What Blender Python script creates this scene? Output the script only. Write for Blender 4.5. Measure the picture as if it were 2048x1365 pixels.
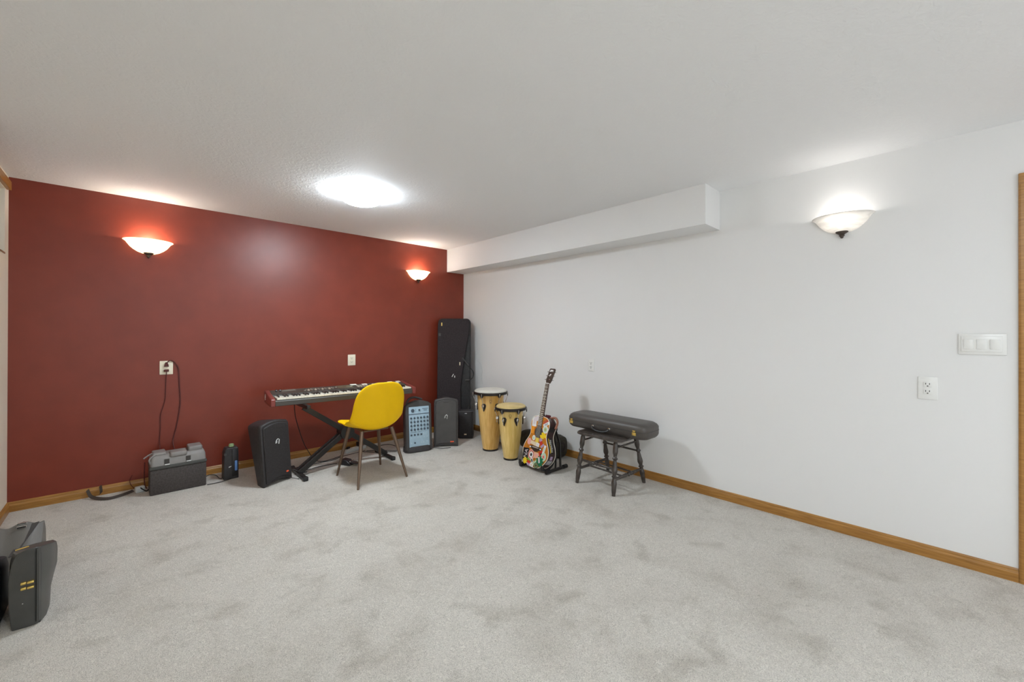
import bpy, bmesh, math, random
from mathutils import Vector, Matrix, Euler
random.seed(7)
for o in list(bpy.data.objects): bpy.data.objects.remove(o)
S = bpy.context.scene
COL = S.collection
PI = math.pi
rad = math.radians

# ------------------------------------------------------------------ camera
cd = bpy.data.cameras.new('camera'); cam = bpy.data.objects.new('camera', cd); COL.objects.link(cam)
S.camera = cam
yaw, pitch, roll = 0.7518, 0.0028, 0.0023
fw = Vector((math.sin(yaw)*math.cos(pitch), math.cos(yaw)*math.cos(pitch), math.sin(pitch)))
rr = Vector((math.cos(yaw), -math.sin(yaw), 0)); uu = rr.cross(fw)
r2 = rr*math.cos(roll) + uu*math.sin(roll); u2 = -rr*math.sin(roll) + uu*math.cos(roll)
M = Matrix((r2, u2, -fw)).transposed().to_4x4(); M.translation = Vector((-3.2492, -4.4237, 1.2347))
cam.matrix_world = M
cd.sensor_width = 36; cd.lens = 824.5*36/2048
cd.shift_x = -0.00045; cd.shift_y = -0.00871
cd.clip_start = 0.02

# ------------------------------------------------------------------ light of the place
W = bpy.data.worlds.new('world'); S.world = W; W.use_nodes = True
W.node_tree.nodes['Background'].inputs[0].default_value = (0.93, 0.97, 1.0, 1)
W.node_tree.nodes['Background'].inputs[1].default_value = 0.50
S.view_settings.view_transform = 'Standard'; S.view_settings.look = 'None'
S.view_settings.gamma = 1; S.view_settings.exposure = 1.40; S.view_settings.use_curve_mapping = False
DOME_E = 48.0       # ceiling light glass
SCONCE_W = 2.4      # lamps inside the wall sconces

# ------------------------------------------------------------------ materials
def nodes(m): return m.node_tree.nodes, m.node_tree.links
def srgb(r, g, b):
    f = lambda c: (c/255/12.92) if c/255 <= .04045 else ((c/255+.055)/1.055)**2.4
    return (f(r), f(g), f(b), 1)
def mat(name, c, rough=.5, metal=0, vary=0, scale=8, bump=0, bscale=60, spec=.5, coat=0, stretch=None, c2=None):
    m = bpy.data.materials.new(name); m.use_nodes = True
    N, L = nodes(m); p = N['Principled BSDF']
    p.inputs['Base Color'].default_value = c; p.inputs['Roughness'].default_value = rough
    p.inputs['Metallic'].default_value = metal; p.inputs['Specular IOR Level'].default_value = spec
    p.inputs['Coat Weight'].default_value = coat
    tc = N.new('ShaderNodeTexCoord')
    src = tc.outputs['Object']
    if stretch:
        mp = N.new('ShaderNodeMapping'); mp.inputs['Scale'].default_value = stretch
        L.new(src, mp.inputs[0]); src = mp.outputs[0]
    if vary or c2:
        n = N.new('ShaderNodeTexNoise'); n.inputs['Scale'].default_value = scale; n.inputs['Detail'].default_value = 5
        L.new(src, n.inputs['Vector'])
        r = N.new('ShaderNodeValToRGB')
        a = c2 if c2 else tuple(x*(1-vary) for x in c[:3])+(1,)
        b = c if c2 else tuple(min(1, x*(1+vary)) for x in c[:3])+(1,)
        r.color_ramp.elements[0].position = .35; r.color_ramp.elements[0].color = a
        r.color_ramp.elements[1].position = .65; r.color_ramp.elements[1].color = b
        L.new(n.outputs['Fac'], r.inputs[0]); L.new(r.outputs[0], p.inputs['Base Color'])
    if bump:
        n2 = N.new('ShaderNodeTexNoise'); n2.inputs['Scale'].default_value = bscale; n2.inputs['Detail'].default_value = 4
        L.new(src, n2.inputs['Vector'])
        b = N.new('ShaderNodeBump'); b.inputs['Strength'].default_value = bump; b.inputs['Distance'].default_value = .003
        L.new(n2.outputs['Fac'], b.inputs['Height']); L.new(b.outputs[0], p.inputs['Normal'])
    return m
def emis(name, c, e):
    m = bpy.data.materials.new(name); m.use_nodes = True; N, L = nodes(m)
    p = N['Principled BSDF']; p.inputs['Base Color'].default_value = c
    p.inputs['Emission Color'].default_value = c; p.inputs['Emission Strength'].default_value = e
    return m
def glassbowl(name, c, e, ce):
    m = bpy.data.materials.new(name); m.use_nodes = True; N, L = nodes(m)
    N.remove(N['Principled BSDF']); out = N['Material Output']
    tc = N.new('ShaderNodeTexCoord'); mp = N.new('ShaderNodeMapping'); mp.inputs['Scale'].default_value = (6, 6, 30)
    n = N.new('ShaderNodeTexNoise'); n.inputs['Scale'].default_value = 1.6; n.inputs['Distortion'].default_value = 1.2
    L.new(tc.outputs['Object'], mp.inputs[0]); L.new(mp.outputs[0], n.inputs['Vector'])
    r = N.new('ShaderNodeValToRGB')
    r.color_ramp.elements[0].color = tuple(x*.86 for x in c[:3])+(1,); r.color_ramp.elements[0].position = .35
    r.color_ramp.elements[1].color = c; r.color_ramp.elements[1].position = .6
    L.new(n.outputs['Fac'], r.inputs[0])
    t = N.new('ShaderNodeBsdfTranslucent'); d = N.new('ShaderNodeBsdfPrincipled'); d.inputs['Roughness'].default_value = .25
    L.new(r.outputs[0], t.inputs[0]); L.new(r.outputs[0], d.inputs['Base Color'])
    d.inputs['Emission Color'].default_value = ce; d.inputs['Emission Strength'].default_value = e
    mx = N.new('ShaderNodeMixShader'); mx.inputs[0].default_value = .55
    L.new(t.outputs[0], mx.inputs[1]); L.new(d.outputs[0], mx.inputs[2]); L.new(mx.outputs[0], out.inputs[0])
    return m

def carpet_mat():
    m = bpy.data.materials.new('carpet'); m.use_nodes = True; N, L = nodes(m); p = N['Principled BSDF']
    p.inputs['Roughness'].default_value = 1; p.inputs['Specular IOR Level'].default_value = .05
    p.inputs['Sheen Weight'].default_value = .15
    tc = N.new('ShaderNodeTexCoord')
    def noise(s, d=6, dist=0):
        n = N.new('ShaderNodeTexNoise'); n.inputs['Scale'].default_value = s; n.inputs['Detail'].default_value = d
        n.inputs['Distortion'].default_value = dist; L.new(tc.outputs['Object'], n.inputs['Vector']); return n
    def ramp(src, a, b, ca, cb):
        r = N.new('ShaderNodeValToRGB'); r.color_ramp.elements[0].position = a; r.color_ramp.elements[1].position = b
        r.color_ramp.elements[0].color = ca; r.color_ramp.elements[1].color = cb; L.new(src, r.inputs[0]); return r
    def mul(a, b, f=1):
        x = N.new('ShaderNodeMix'); x.data_type = 'RGBA'; x.blend_type = 'MULTIPLY'; x.inputs[0].default_value = f
        L.new(a, x.inputs[6]); L.new(b, x.inputs[7]); return x.outputs[2]
    base = ramp(noise(1.1, 4).outputs['Fac'], .3, .7, (.75, .71, .645, 1), (.82, .785, .72, 1))
    # trodden blotches in the pile
    b1 = ramp(noise(3.0, 8, .45).outputs['Fac'], .30, .52, (.87, .86, .845, 1), (1, 1, 1, 1))
    b2 = ramp(noise(6.0, 10, .25).outputs['Fac'], .27, .45, (.80, .79, .77, 1), (1, 1, 1, 1))
    b3 = ramp(noise(105, 3, 3).outputs['Fac'], .34, .60, (.60, .59, .58, 1), (1.0, 1.0, 1.0, 1))
    c = mul(base.outputs[0], b1.outputs[0]); c = mul(c, b2.outputs[0]); c = mul(c, b3.outputs[0])
    L.new(c, p.inputs['Base Color'])
    n1 = noise(105, 3, 3); n2 = noise(14, 5, 1)
    ad = N.new('ShaderNodeMath'); ad.operation = 'MULTIPLY_ADD'; ad.inputs[1].default_value = .9
    L.new(n2.outputs['Fac'], ad.inputs[0]); L.new(n1.outputs['Fac'], ad.inputs[2])
    b = N.new('ShaderNodeBump'); b.inputs['Strength'].default_value = .75; b.inputs['Distance'].default_value = .008
    L.new(ad.outputs[0], b.inputs['Height']); L.new(b.outputs[0], p.inputs['Normal'])
    return m
def ceiling_mat():
    m = mat('ceiling_paint', (.83, .835, .84, 1), .75, spec=.35)
    N, L = nodes(m); p = N['Principled BSDF']; tc = N.new('ShaderNodeTexCoord')
    v = N.new('ShaderNodeTexNoise'); v.inputs['Scale'].default_value = 22; v.inputs['Detail'].default_value = 5; v.inputs['Distortion'].default_value = 2.2
    L.new(tc.outputs['Object'], v.inputs['Vector'])
    r = N.new('ShaderNodeValToRGB'); r.color_ramp.elements[0].position = .45; r.color_ramp.elements[1].position = .6
    L.new(v.outputs['Fac'], r.inputs[0])
    b = N.new('ShaderNodeBump'); b.inputs['Strength'].default_value = .22; b.inputs['Distance'].default_value = .003
    L.new(r.outputs[0], b.inputs['Height']); L.new(b.outputs[0], p.inputs['Normal'])
    return m
def stave_mat(name, ca, cb):
    m = bpy.data.materials.new(name); m.use_nodes = True; N, L = nodes(m); p = N['Principled BSDF']
    p.inputs['Roughness'].default_value = .28; p.inputs['Coat Weight'].default_value = .4
    tc = N.new('ShaderNodeTexCoord'); sp = N.new('ShaderNodeSeparateXYZ'); L.new(tc.outputs['Object'], sp.inputs[0])
    at = N.new('ShaderNodeMath'); at.operation = 'ARCTAN2'; L.new(sp.outputs[1], at.inputs[0]); L.new(sp.outputs[0], at.inputs[1])
    ml = N.new('ShaderNodeMath'); ml.operation = 'MULTIPLY'; ml.inputs[1].default_value = 16/(2*PI); L.new(at.outputs[0], ml.inputs[0])
    fl = N.new('ShaderNodeMath'); fl.operation = 'FLOOR'; L.new(ml.outputs[0], fl.inputs[0])
    wn = N.new('ShaderNodeTexWhiteNoise'); wn.noise_dimensions = '1D'; L.new(fl.outputs[0], wn.inputs['W'])
    mp = N.new('ShaderNodeMapping'); mp.inputs['Scale'].default_value = (40, 40, 3); L.new(tc.outputs['Object'], mp.inputs[0])
    n = N.new('ShaderNodeTexNoise'); n.inputs['Scale'].default_value = 1.5; L.new(mp.outputs[0], n.inputs['Vector'])
    ad = N.new('ShaderNodeMath'); ad.operation = 'MULTIPLY_ADD'; ad.inputs[1].default_value = .6
    L.new(wn.outputs['Value'], ad.inputs[0]); L.new(n.outputs['Fac'], ad.inputs[2])
    r = N.new('ShaderNodeValToRGB'); r.color_ramp.elements[0].position = .4; r.color_ramp.elements[0].color = ca
    r.color_ramp.elements[1].position = 1.1; r.color_ramp.elements[1].color = cb
    L.new(ad.outputs[0], r.inputs[0]); L.new(r.outputs[0], p.inputs['Base Color'])
    return m
def dome_mat():
    # lamp glass: brighter over the bulbs in the middle, weaker towards the rim
    m = bpy.data.materials.new('ceiling_light_glass'); m.use_nodes = True; N, L = nodes(m); p = N['Principled BSDF']
    p.inputs['Base Color'].default_value = (.9, .9, .9, 1); p.inputs['Emission Color'].default_value = (.83, .925, 1, 1)
    tc = N.new('ShaderNodeTexCoord'); mp = N.new('ShaderNodeMapping'); mp.inputs['Scale'].default_value = (1, 1, 0); L.new(tc.outputs['Object'], mp.inputs[0])
    ln = N.new('ShaderNodeVectorMath'); ln.operation = 'LENGTH'; L.new(mp.outputs[0], ln.inputs[0])
    mr = N.new('ShaderNodeMapRange'); mr.inputs['From Min'].default_value = .08; mr.inputs['From Max'].default_value = .165
    mr.inputs['To Min'].default_value = DOME_E*1.45; mr.inputs['To Max'].default_value = DOME_E*.12
    L.new(ln.outputs['Value'], mr.inputs['Value']); L.new(mr.outputs[0], p.inputs['Emission Strength']); return m
def lace_mat():
    m = bpy.data.materials.new('lace'); m.use_nodes = True; N, L = nodes(m); p = N['Principled BSDF']
    tc = N.new('ShaderNodeTexCoord'); v = N.new('ShaderNodeTexVoronoi'); v.inputs['Scale'].default_value = 75
    L.new(tc.outputs['Object'], v.inputs['Vector'])
    r = N.new('ShaderNodeValToRGB'); r.color_ramp.elements[0].position = .2; r.color_ramp.elements[0].color = (.28, .29, .3, 1)
    r.color_ramp.elements[1].position = .4; r.color_ramp.elements[1].color = (.72, .73, .74, 1)
    L.new(v.outputs['Distance'], r.inputs[0]); L.new(r.outputs[0], p.inputs['Base Color']); p.inputs['Roughness'].default_value = .9
    return m

MT = dict(
    red=mat('wall_paint_maroon', (.205, .033, .016, 1), .38, vary=.06, scale=5, bump=.04, bscale=220, spec=.46),
    white=mat('wall_paint_white', (.80, .80, .795, 1), .6, bump=.04, bscale=160, spec=.3),
    cream=mat('wall_paint_cream', (.82, .75, .62, 1), .6, spec=.3),
    ceil=ceiling_mat(), carpet=carpet_mat(),
    oak=mat('oak_trim', (.42, .205, .046, 1), .35, stretch=(3, 3, 40), scale=2.5, c2=(.30, .135, .026, 1), coat=.08),
    plate=mat('white_plastic', (.82, .82, .80, 1), .3), plate_cream=mat('ivory_plastic', (.86, .80, .64, 1), .35),
    slot=mat('slot_dark', (.05, .045, .04, 1), .6),
    black=mat('black_plastic', (.018, .017, .018, 1), .42, bump=.15, bscale=300),
    blackm=mat('black_metal', (.022, .02, .018, 1), .35, metal=.3),
    cable=mat('black_rubber', (.012, .011, .011, 1), .5),
    cord=mat('brown_cord', (.09, .014, .012, 1), .55),
    velour=mat('charcoal_carpet_covering', (.038, .031, .033, 1), .85, vary=.22, scale=150, bump=.5, bscale=260, spec=.2),
    velour2=mat('dark_vinyl_side', (.016, .015, .016, 1), .6, vary=.3, scale=40, bump=.3, bscale=200),
    spk=mat('speaker_shell', (.030, .027, .028, 1), .5, bump=.25, bscale=400, vary=.15, scale=40),
    grille=mat('speaker_grille', (.022, .019, .020, 1), .55, bump=.5, bscale=700, vary=.25, scale=90),
    grille2=mat('speaker_grille_grey', (.062, .058, .056, 1), .34, bump=.2, bscale=500, vary=.12, scale=10),
    shell2=mat('speaker_shell_grey', (.05, .046, .045, 1), .45, bump=.15, bscale=300),
    chrome=mat('chrome', (.8, .8, .8, 1), .2, metal=1), brass=mat('brass', (.85, .62, .18, 1), .3, metal=.9),
    silver=mat('silver_paint', (.75, .75, .74, 1), .35, metal=.4),
    yellow=mat('yellow_upholstery', (.93, .56, .0, 1), .55, spec=.25, bump=.08, bscale=400, vary=.04, scale=4),
    legs=mat('bronzed_steel', (.17, .115, .08, 1), .3, metal=.6),
    kbbody=mat('keyboard_body', (.060, .052, .042, 1), .42), kbred=mat('keyboard_end_cheek', (.22, .042, .033, 1), .35),
    keyw=mat('ivory_keys', (.80, .76, .64, 1), .3), keyb=mat('ebony_keys', (.015, .012, .012, 1), .25),
    kpanel=mat('keyboard_panel', (.062, .052, .042, 1), .4), kbut=mat('keyboard_buttons', (.48, .42, .34, 1), .45),
    kgrey=mat('keyboard_buttons_grey', (.2, .18, .15, 1), .5), paper=mat('paper', (.82, .80, .72, 1), .6),
    blue=mat('mixer_panel_blue', (.36, .50, .60, 1), .4), navy=mat('mixer_band', (.07, .10, .14, 1), .5),
    knob=mat('mixer_knob', (.05, .075, .10, 1), .35), bluelab=mat('blue_label', (.16, .32, .66, 1), .4),
    orange=mat('orange_label', (.85, .12, .04, 1), .45), label=mat('cream_label', (.75, .65, .45, 1), .5),
    boxgrey=mat('case_body', (.058, .048, .045, 1), .7, vary=.25, scale=90, bump=.3, bscale=250),
    lidgrey=mat('grey_lid_plastic', (.25, .235, .225, 1), .5, vary=.06, scale=12),
    lidrim=mat('case_band', (.065, .066, .06, 1), .5),
    vinyl=mat('case_vinyl', (.075, .066, .060, 1), .42, bump=.15, bscale=250),
    gcase=mat('grey_black_case', (.062, .062, .058, 1), .36, bump=.12, bscale=220, vary=.1, scale=12),
    gcase2=mat('grey_case', (.135, .125, .112, 1), .55, bump=.1, bscale=220),
    dark=mat('dark_case', (.010, .010, .013, 1), .4),
    stoolw=mat('stool_paint', (.050, .040, .034, 1), .25, vary=.3, scale=20, coat=.3),
    stave=stave_mat('ash_staves', (.62, .34, .075, 1), (.82, .54, .19, 1)),
    stave2=stave_mat('ash_staves_pale', (.64, .42, .10, 1), (.84, .62, .25, 1)),
    headw=mat('drum_head_white', (.66, .64, .57, 1), .5), headn=mat('drum_head_natural', (.62, .47, .20, 1), .45, vary=.12, scale=9),
    rim=mat('drum_rim', (.022, .017, .015, 1), .3, metal=.3),
    bag=mat('olive_bag', (.030, .025, .016, 1), .8, vary=.3, scale=20, bump=.4, bscale=120),
    bag2=mat('plum_bag', (.035, .025, .035, 1), .75, vary=.3, scale=20, bump=.4, bscale=120),
    gtop=mat('guitar_top', (.62, .24, .035, 1), .25, stretch=(20, 20, 2), scale=2, c2=(.52, .18, .025, 1), coat=.5),
    gside=mat('guitar_side', (.045, .022, .022, 1), .3, coat=.4), bind=mat('binding', (.75, .70, .58, 1), .4),
    fret=mat('fingerboard', (.085, .050, .035, 1), .45), headst=mat('headstock', (.05, .03, .02, 1), .35),
    strap=mat('nylon_strap', (.055, .042, .034, 1), .7), adapter=mat('pale_plastic', (.6, .62, .62, 1), .4),
    green=mat('green_knob', (.26, .36, .18, 1), .4), bronze=mat('pewter', (.10, .08, .07, 1), .4, metal=.7),
    sconce_warm=glassbowl('alabaster_glass_lit', (.95, .86, .66, 1), 1.3, (1, .76, .45, 1)),
    sconce_cool=glassbowl('alabaster_glass', (.93, .91, .88, 1), .0, (1, .96, .9, 1)),
    dome=dome_mat(),
    lace=lace_mat(), glasspane=mat('window_glass', (.5, .55, .6, 1), .1, spec=.8),
)
def col(name, c, rough=.45):
    k = 'c_'+name
    if k not in MT: MT[k] = mat(name, c, rough)
    return MT[k]

# ------------------------------------------------------------------ mesh helpers
class B:
    def __init__(s): s.bm = bmesh.new()
    def _x(s, vs, m):
        if m is not None: bmesh.ops.transform(s.bm, matrix=m, verts=vs)
    def box(s, lo, hi, m=None):
        r = bmesh.ops.create_cube(s.bm, size=1)['verts']
        lo, hi = Vector(lo), Vector(hi)
        for v in r: v.co = Vector([lo[i]+(v.co[i]+.5)*(hi[i]-lo[i]) for i in range(3)])
        s._x(r, m); return s
    def rbox(s, lo, hi, r, seg=3, m=None, axis=None):
        b = bmesh.new(); vs = bmesh.ops.create_cube(b, size=1)['verts']
        lo, hi = Vector(lo), Vector(hi)
        for v in vs: v.co = Vector([lo[i]+(v.co[i]+.5)*(hi[i]-lo[i]) for i in range(3)])
        es = b.edges[:]
        if axis is not None: es = [e for e in es if abs((e.verts[0].co-e.verts[1].co).normalized()[axis]) > .9]
        bmesh.ops.bevel(b, geom=es, offset=r, segments=seg, affect='EDGES', profile=.5)
        s.merge(b, m); return s
    def merge(s, b, m=None):
        if m is not None: bmesh.ops.transform(b, matrix=m, verts=b.verts[:])
        me = bpy.data.meshes.new('t'); b.to_mesh(me); b.free(); s.bm.from_mesh(me); bpy.data.meshes.remove(me); return s
    def tube(s, pts, r, seg=8, caps=True):
        pts = [Vector(p) for p in pts]; n = len(pts); rs = r if isinstance(r, (list, tuple)) else [r]*n
        rings = []; up = None
        for i, p in enumerate(pts):
            t = (pts[min(i+1, n-1)]-pts[max(i-1, 0)]).normalized()
            if up is None: up = Vector((0, 0, 1)) if abs(t.z) < .9 else Vector((1, 0, 0))
            a = t.cross(up)
            if a.length < 1e-4: a = t.cross(Vector((0, 1, 0)))
            a.normalize(); b = a.cross(t).normalized(); up = b
            rings.append([s.bm.verts.new(p+(a*math.cos(2*PI*k/seg)+b*math.sin(2*PI*k/seg))*rs[i]) for k in range(seg)])
        for i in range(n-1):
            for k in range(seg):
                s.bm.faces.new((rings[i][k], rings[i][(k+1) % seg], rings[i+1][(k+1) % seg], rings[i+1][k]))
        if caps: s.bm.faces.new(rings[0][::-1]); s.bm.faces.new(rings[-1])
        return s
    def lathe(s, prof, seg=32, m=None, a0=0, a1=2*PI, sy=1):
        full = abs(a1-a0-2*PI) < 1e-6; ns = seg if full else seg+1; rings = []; allv = []
        for (r, z) in prof:
            if r < 1e-6:
                v = s.bm.verts.new((0, 0, z)); rings.append([v]*ns); allv.append(v)
            else:
                ring = [s.bm.verts.new((r*math.cos(a0+(a1-a0)*k/seg), sy*r*math.sin(a0+(a1-a0)*k/seg), z)) for k in range(ns)]
                rings.append(ring); allv += ring
        for i in range(len(prof)-1):
            for k in range(seg):
                q = [rings[i][k], rings[i][(k+1) % ns], rings[i+1][(k+1) % ns], rings[i+1][k]]
                u = []
                for v in q:
                    if v not in u: u.append(v)
                if len(u) > 2: s.bm.faces.new(u)
        s._x(allv, m); return s
    def prism(s, outline, y0, y1, m=None):
        # outline in (x,z), extruded along y
        a = [s.bm.verts.new((x, y0, z)) for x, z in outline]; b = [s.bm.verts.new((x, y1, z)) for x, z in outline]
        s.bm.faces.new(a); s.bm.faces.new(b[::-1]); n = len(a)
        for i in range(n): s.bm.faces.new((a[i], b[i], b[(i+1) % n], a[(i+1) % n]))
        s._x(a+b, m); return s
    def loft(s, rings, closed=True, caps=True):
        R = [[s.bm.verts.new(p) for p in r] for r in rings]; n = len(R[0])
        for i in range(len(R)-1):
            for k in range(n if closed else n-1):
                s.bm.faces.new((R[i][k], R[i][(k+1) % n], R[i+1][(k+1) % n], R[i+1][k]))
        if caps: s.bm.faces.new(R[0][::-1]); s.bm.faces.new(R[-1])
        return s
    def build(s, name, m, parent=None, smooth=True, bevel=0, loc=None, rot=None, subsurf=0, solid=0):
        bmesh.ops.recalc_face_normals(s.bm, faces=s.bm.faces[:])
        me = bpy.data.meshes.new(name); s.bm.to_mesh(me); s.bm.free()
        me.materials.append(m)
        o = bpy.data.objects.new(name, me); COL.objects.link(o)
        if smooth:
            me.shade_smooth()
            try: me.set_sharp_from_angle(angle=rad(35))
            except Exception: pass
        if parent: o.parent = parent
        if loc: o.location = loc
        if rot: o.rotation_euler = rot
        if solid:
            q = o.modifiers.new('s', 'SOLIDIFY'); q.thickness = solid; q.offset = 0
        if bevel:
            q = o.modifiers.new('b', 'BEVEL'); q.width = bevel; q.segments = 2; q.limit_method = 'ANGLE'; q.angle_limit = rad(40)
        if subsurf:
            q = o.modifiers.new('ss', 'SUBSURF'); q.levels = subsurf; q.render_levels = subsurf
        return o
def split_build(b, name, m, parent):
    # every connected piece becomes an object of its own
    bm = b.bm; bm.verts.ensure_lookup_table(); seen = set()
    for v in bm.verts:
        if v in seen: continue
        st = [v]; comp = []; seen.add(v)
        while st:
            q = st.pop(); comp.append(q)
            for e in q.link_edges:
                w = e.other_vert(q)
                if w not in seen: seen.add(w); st.append(w)
        nb = B(); mp = {q: nb.bm.verts.new(q.co) for q in comp}
        for f in {f for q in comp for f in q.link_faces}: nb.bm.faces.new([mp[q] for q in f.verts])
        nb.build(name, m, parent, smooth=False)
    bm.free()
def tag(o, label, cat, group=None):
    o['label'] = label; o['category'] = cat
    if group: o['group'] = group
    return o
def thing(name, label, cat, loc, rot=0, group=None):
    o = bpy.data.objects.new(name, None); COL.objects.link(o); o.location = loc
    o.rotation_euler = rot if isinstance(rot, tuple) else (0, 0, rot); o.empty_display_size = .05
    return tag(o, label, cat, group)
def struct(o): o['kind'] = 'structure'; return o
def spline(pts, n=8):
    pts = [Vector(p) for p in pts]; out = []
    P = [pts[0]]+pts+[pts[-1]]
    for i in range(1, len(P)-2):
        for k in range(n):
            t = k/n; a, b, c, d = P[i-1], P[i], P[i+1], P[i+2]
            out.append(.5*((2*b)+(c-a)*t+(2*a-5*b+4*c-d)*t*t+(3*b-a-3*c+d)*t*t*t))
    out.append(pts[-1]); return out
def rrect(w, h, r, n=5):
    o = []
    for cx, cy, a in ((w-r, h-r, 0), (-w+r, h-r, 90), (-w+r, -h+r, 180), (w-r, -h+r, 270)):
        for k in range(n+1):
            t = rad(a+90*k/n); o.append((cx+r*math.cos(t), cy+r*math.sin(t)))
    return o
def text_mesh(txt, size, name, m, parent, loc, rot, thick=.0004):
    c = bpy.data.curves.new('t', 'FONT'); c.body = txt; c.size = size; c.extrude = thick; c.align_x = 'CENTER'; c.align_y = 'CENTER'
    c.resolution_u = 3
    t = bpy.data.objects.new('t', c); COL.objects.link(t)
    dg = bpy.context.evaluated_depsgraph_get(); me = bpy.data.meshes.new_from_object(t.evaluated_get(dg))
    bpy.data.objects.remove(t); bpy.data.curves.remove(c)
    me.materials.clear(); me.materials.append(m)
    o = bpy.data.objects.new(name, me); COL.objects.link(o); o.parent = parent; o.location = loc; o.rotation_euler = rot
    return o

# ------------------------------------------------------------------ room shell
H = 2.3; XL = -3.8455; YB = -5.72; TH = .12
struct(B().box((XL-TH, YB, -.1), (TH, TH, 0)).build('floor', MT['carpet'], smooth=False))
struct(B().box((XL-TH, YB, H), (TH, TH, H+.1)).build('ceiling', MT['ceil'], smooth=False))
struct(B().box((XL-TH, 0, 0), (TH, TH, H)).build('wall_back', MT['red'], smooth=False))
DY0, DY1, DZ = -4.70, -5.52, 1.985      # door opening in the right wall
w = B().box((0, DY0, 0), (TH, 0, H)).box((0, DY1, DZ), (TH, DY0, H)).box((0, YB, 0), (TH, DY1, H))
struct(w.build('wall_right', MT['white'], smooth=False))
WY0, WY1, WZ0, WZ1 = -.118, -1.05, 1.755, 2.19     # window opening in the left wall
w = B().box((XL-TH, WY0, 0), (XL, 0, H)).box((XL-TH, WY1, 0), (XL, WY0, WZ0)).box((XL-TH, WY1, WZ1), (XL, WY0, H)).box((XL-TH, YB, 0), (XL, WY1, H))
struct(w.build('wall_left', MT['cream'], smooth=False))
# boxed-in soffit over the right wall
struct(B().box((-.2623, -3.2251, 2.0137), (0, 0, H)).build('trim_1', MT['white'], smooth=False))

def baseboard(name, p0, p1, n):
    # moulded board from p0 to p1, n = into the room
    p0, p1, n = Vector(p0), Vector(p1), Vector(n)
    prof = [(0, 0), (.013, 0), (.013, .042), (.011, .048), (.008, .052), (.007, .06), (.003, .066), (0, .067)]
    b = B(); b.loft([[p+n*a+Vector((0, 0, z)) for a, z in prof] for p in (p0, p1)])
    return struct(b.build(name, MT['oak'], smooth=False))
baseboard('baseboard_back', (XL, 0, 0), (0, 0, 0), (0, -1, 0))
baseboard('baseboard_right', (0, -.013, 0), (0, -4.645, 0), (-1, 0, 0))
baseboard('baseboard_left', (XL, -.013, 0), (XL, YB, 0), (1, 0, 0))

# door in the right wall (only its casing edge shows)
d = struct(B().box((.03, DY1+.01, .005), (.065, DY0-.01, DZ-.01)).build('door_1', MT['oak'], smooth=False))
b = B()
for (a, c) in (((-4.645), (-4.705)), ((-5.515), (-5.575))):
    prof = [(0, 0), (.012, .001), (.016, .008), (.016, .02), (.010, .024), (.010, .034), (.014, .04), (.012, .06), (0, .06)]
    sgn = 1 if a > c and a > -5 else -1
    y = a if sgn == 1 else c
    b.loft([[(-u, y-sgn*v, z) for u, v in prof] for z in (0, 2.035)])
b.box((-.0155, -5.575, 1.98), (0, -4.647, 2.035))
b.box((0, DY0-.002, 0), (TH, DY0+.003, DZ)); b.box((0, DY1-.003, 0), (TH, DY1+.002, DZ))
b.build('door_casing', MT['oak'], d, smooth=False)

# high basement window
wn = struct(B().box((XL-.085, WY1, WZ0), (XL-.08, WY0, WZ1)).build('window_1', MT['glasspane'], smooth=False))
b = B()
b.box((XL-.10, WY1, WZ0), (XL-.07, WY1+.03, WZ1)).box((XL-.10, WY0-.03, WZ0), (XL-.07, WY0, WZ1))
b.box((XL-.10, WY1, WZ0), (XL-.07, WY0, WZ0+.03)).box((XL-.10, WY1, WZ1-.03), (XL-.07, WY0, WZ1)).box((XL-.10, -.6, WZ0), (XL-.07, -.57, WZ1))
b.build('window_frame', MT['plate'], wn, smooth=False)
tag(B().box((XL, -1.12, 2.195), (XL+.022, -.066, 2.253)).build('curtain_valance', MT['oak'], bevel=.003),
    'orange oak valance board above the small high window at far left', 'valance')
b = B()
for zz, dz in ((WZ0+.002, .0), ):
    rings = []
    for z in (WZ1-.005, WZ0+.12, WZ0+.1, WZ0+.012):
        rings.append([(XL-.045+.012*math.sin(y*60)+(0.004*random.random()), y, z) for y in [WY1+.02+(WY0-WY1-.04)*k/80 for k in range(81)]])
    b.loft(rings, closed=False, caps=False)
tag(b.build('lace_curtain', MT['lace'], solid=.002), 'white lace curtain in the high window at far left', 'curtain')
b = B()
for y in (-.16, -.26, -.4, -.62): b.rbox((XL-.06, y-.035, WZ0), (XL-.005, y+.03, WZ0+.03+.02*(y > -.3)), .01)
sill = B().box((XL-.066, WY1+.02, WZ0), (XL+.004, WY0-.004, WZ0+.01)).build('window_sill', col('brown_sill', (.30, .14, .06, 1)), wn, smooth=False)
b.bm.free()

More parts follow.
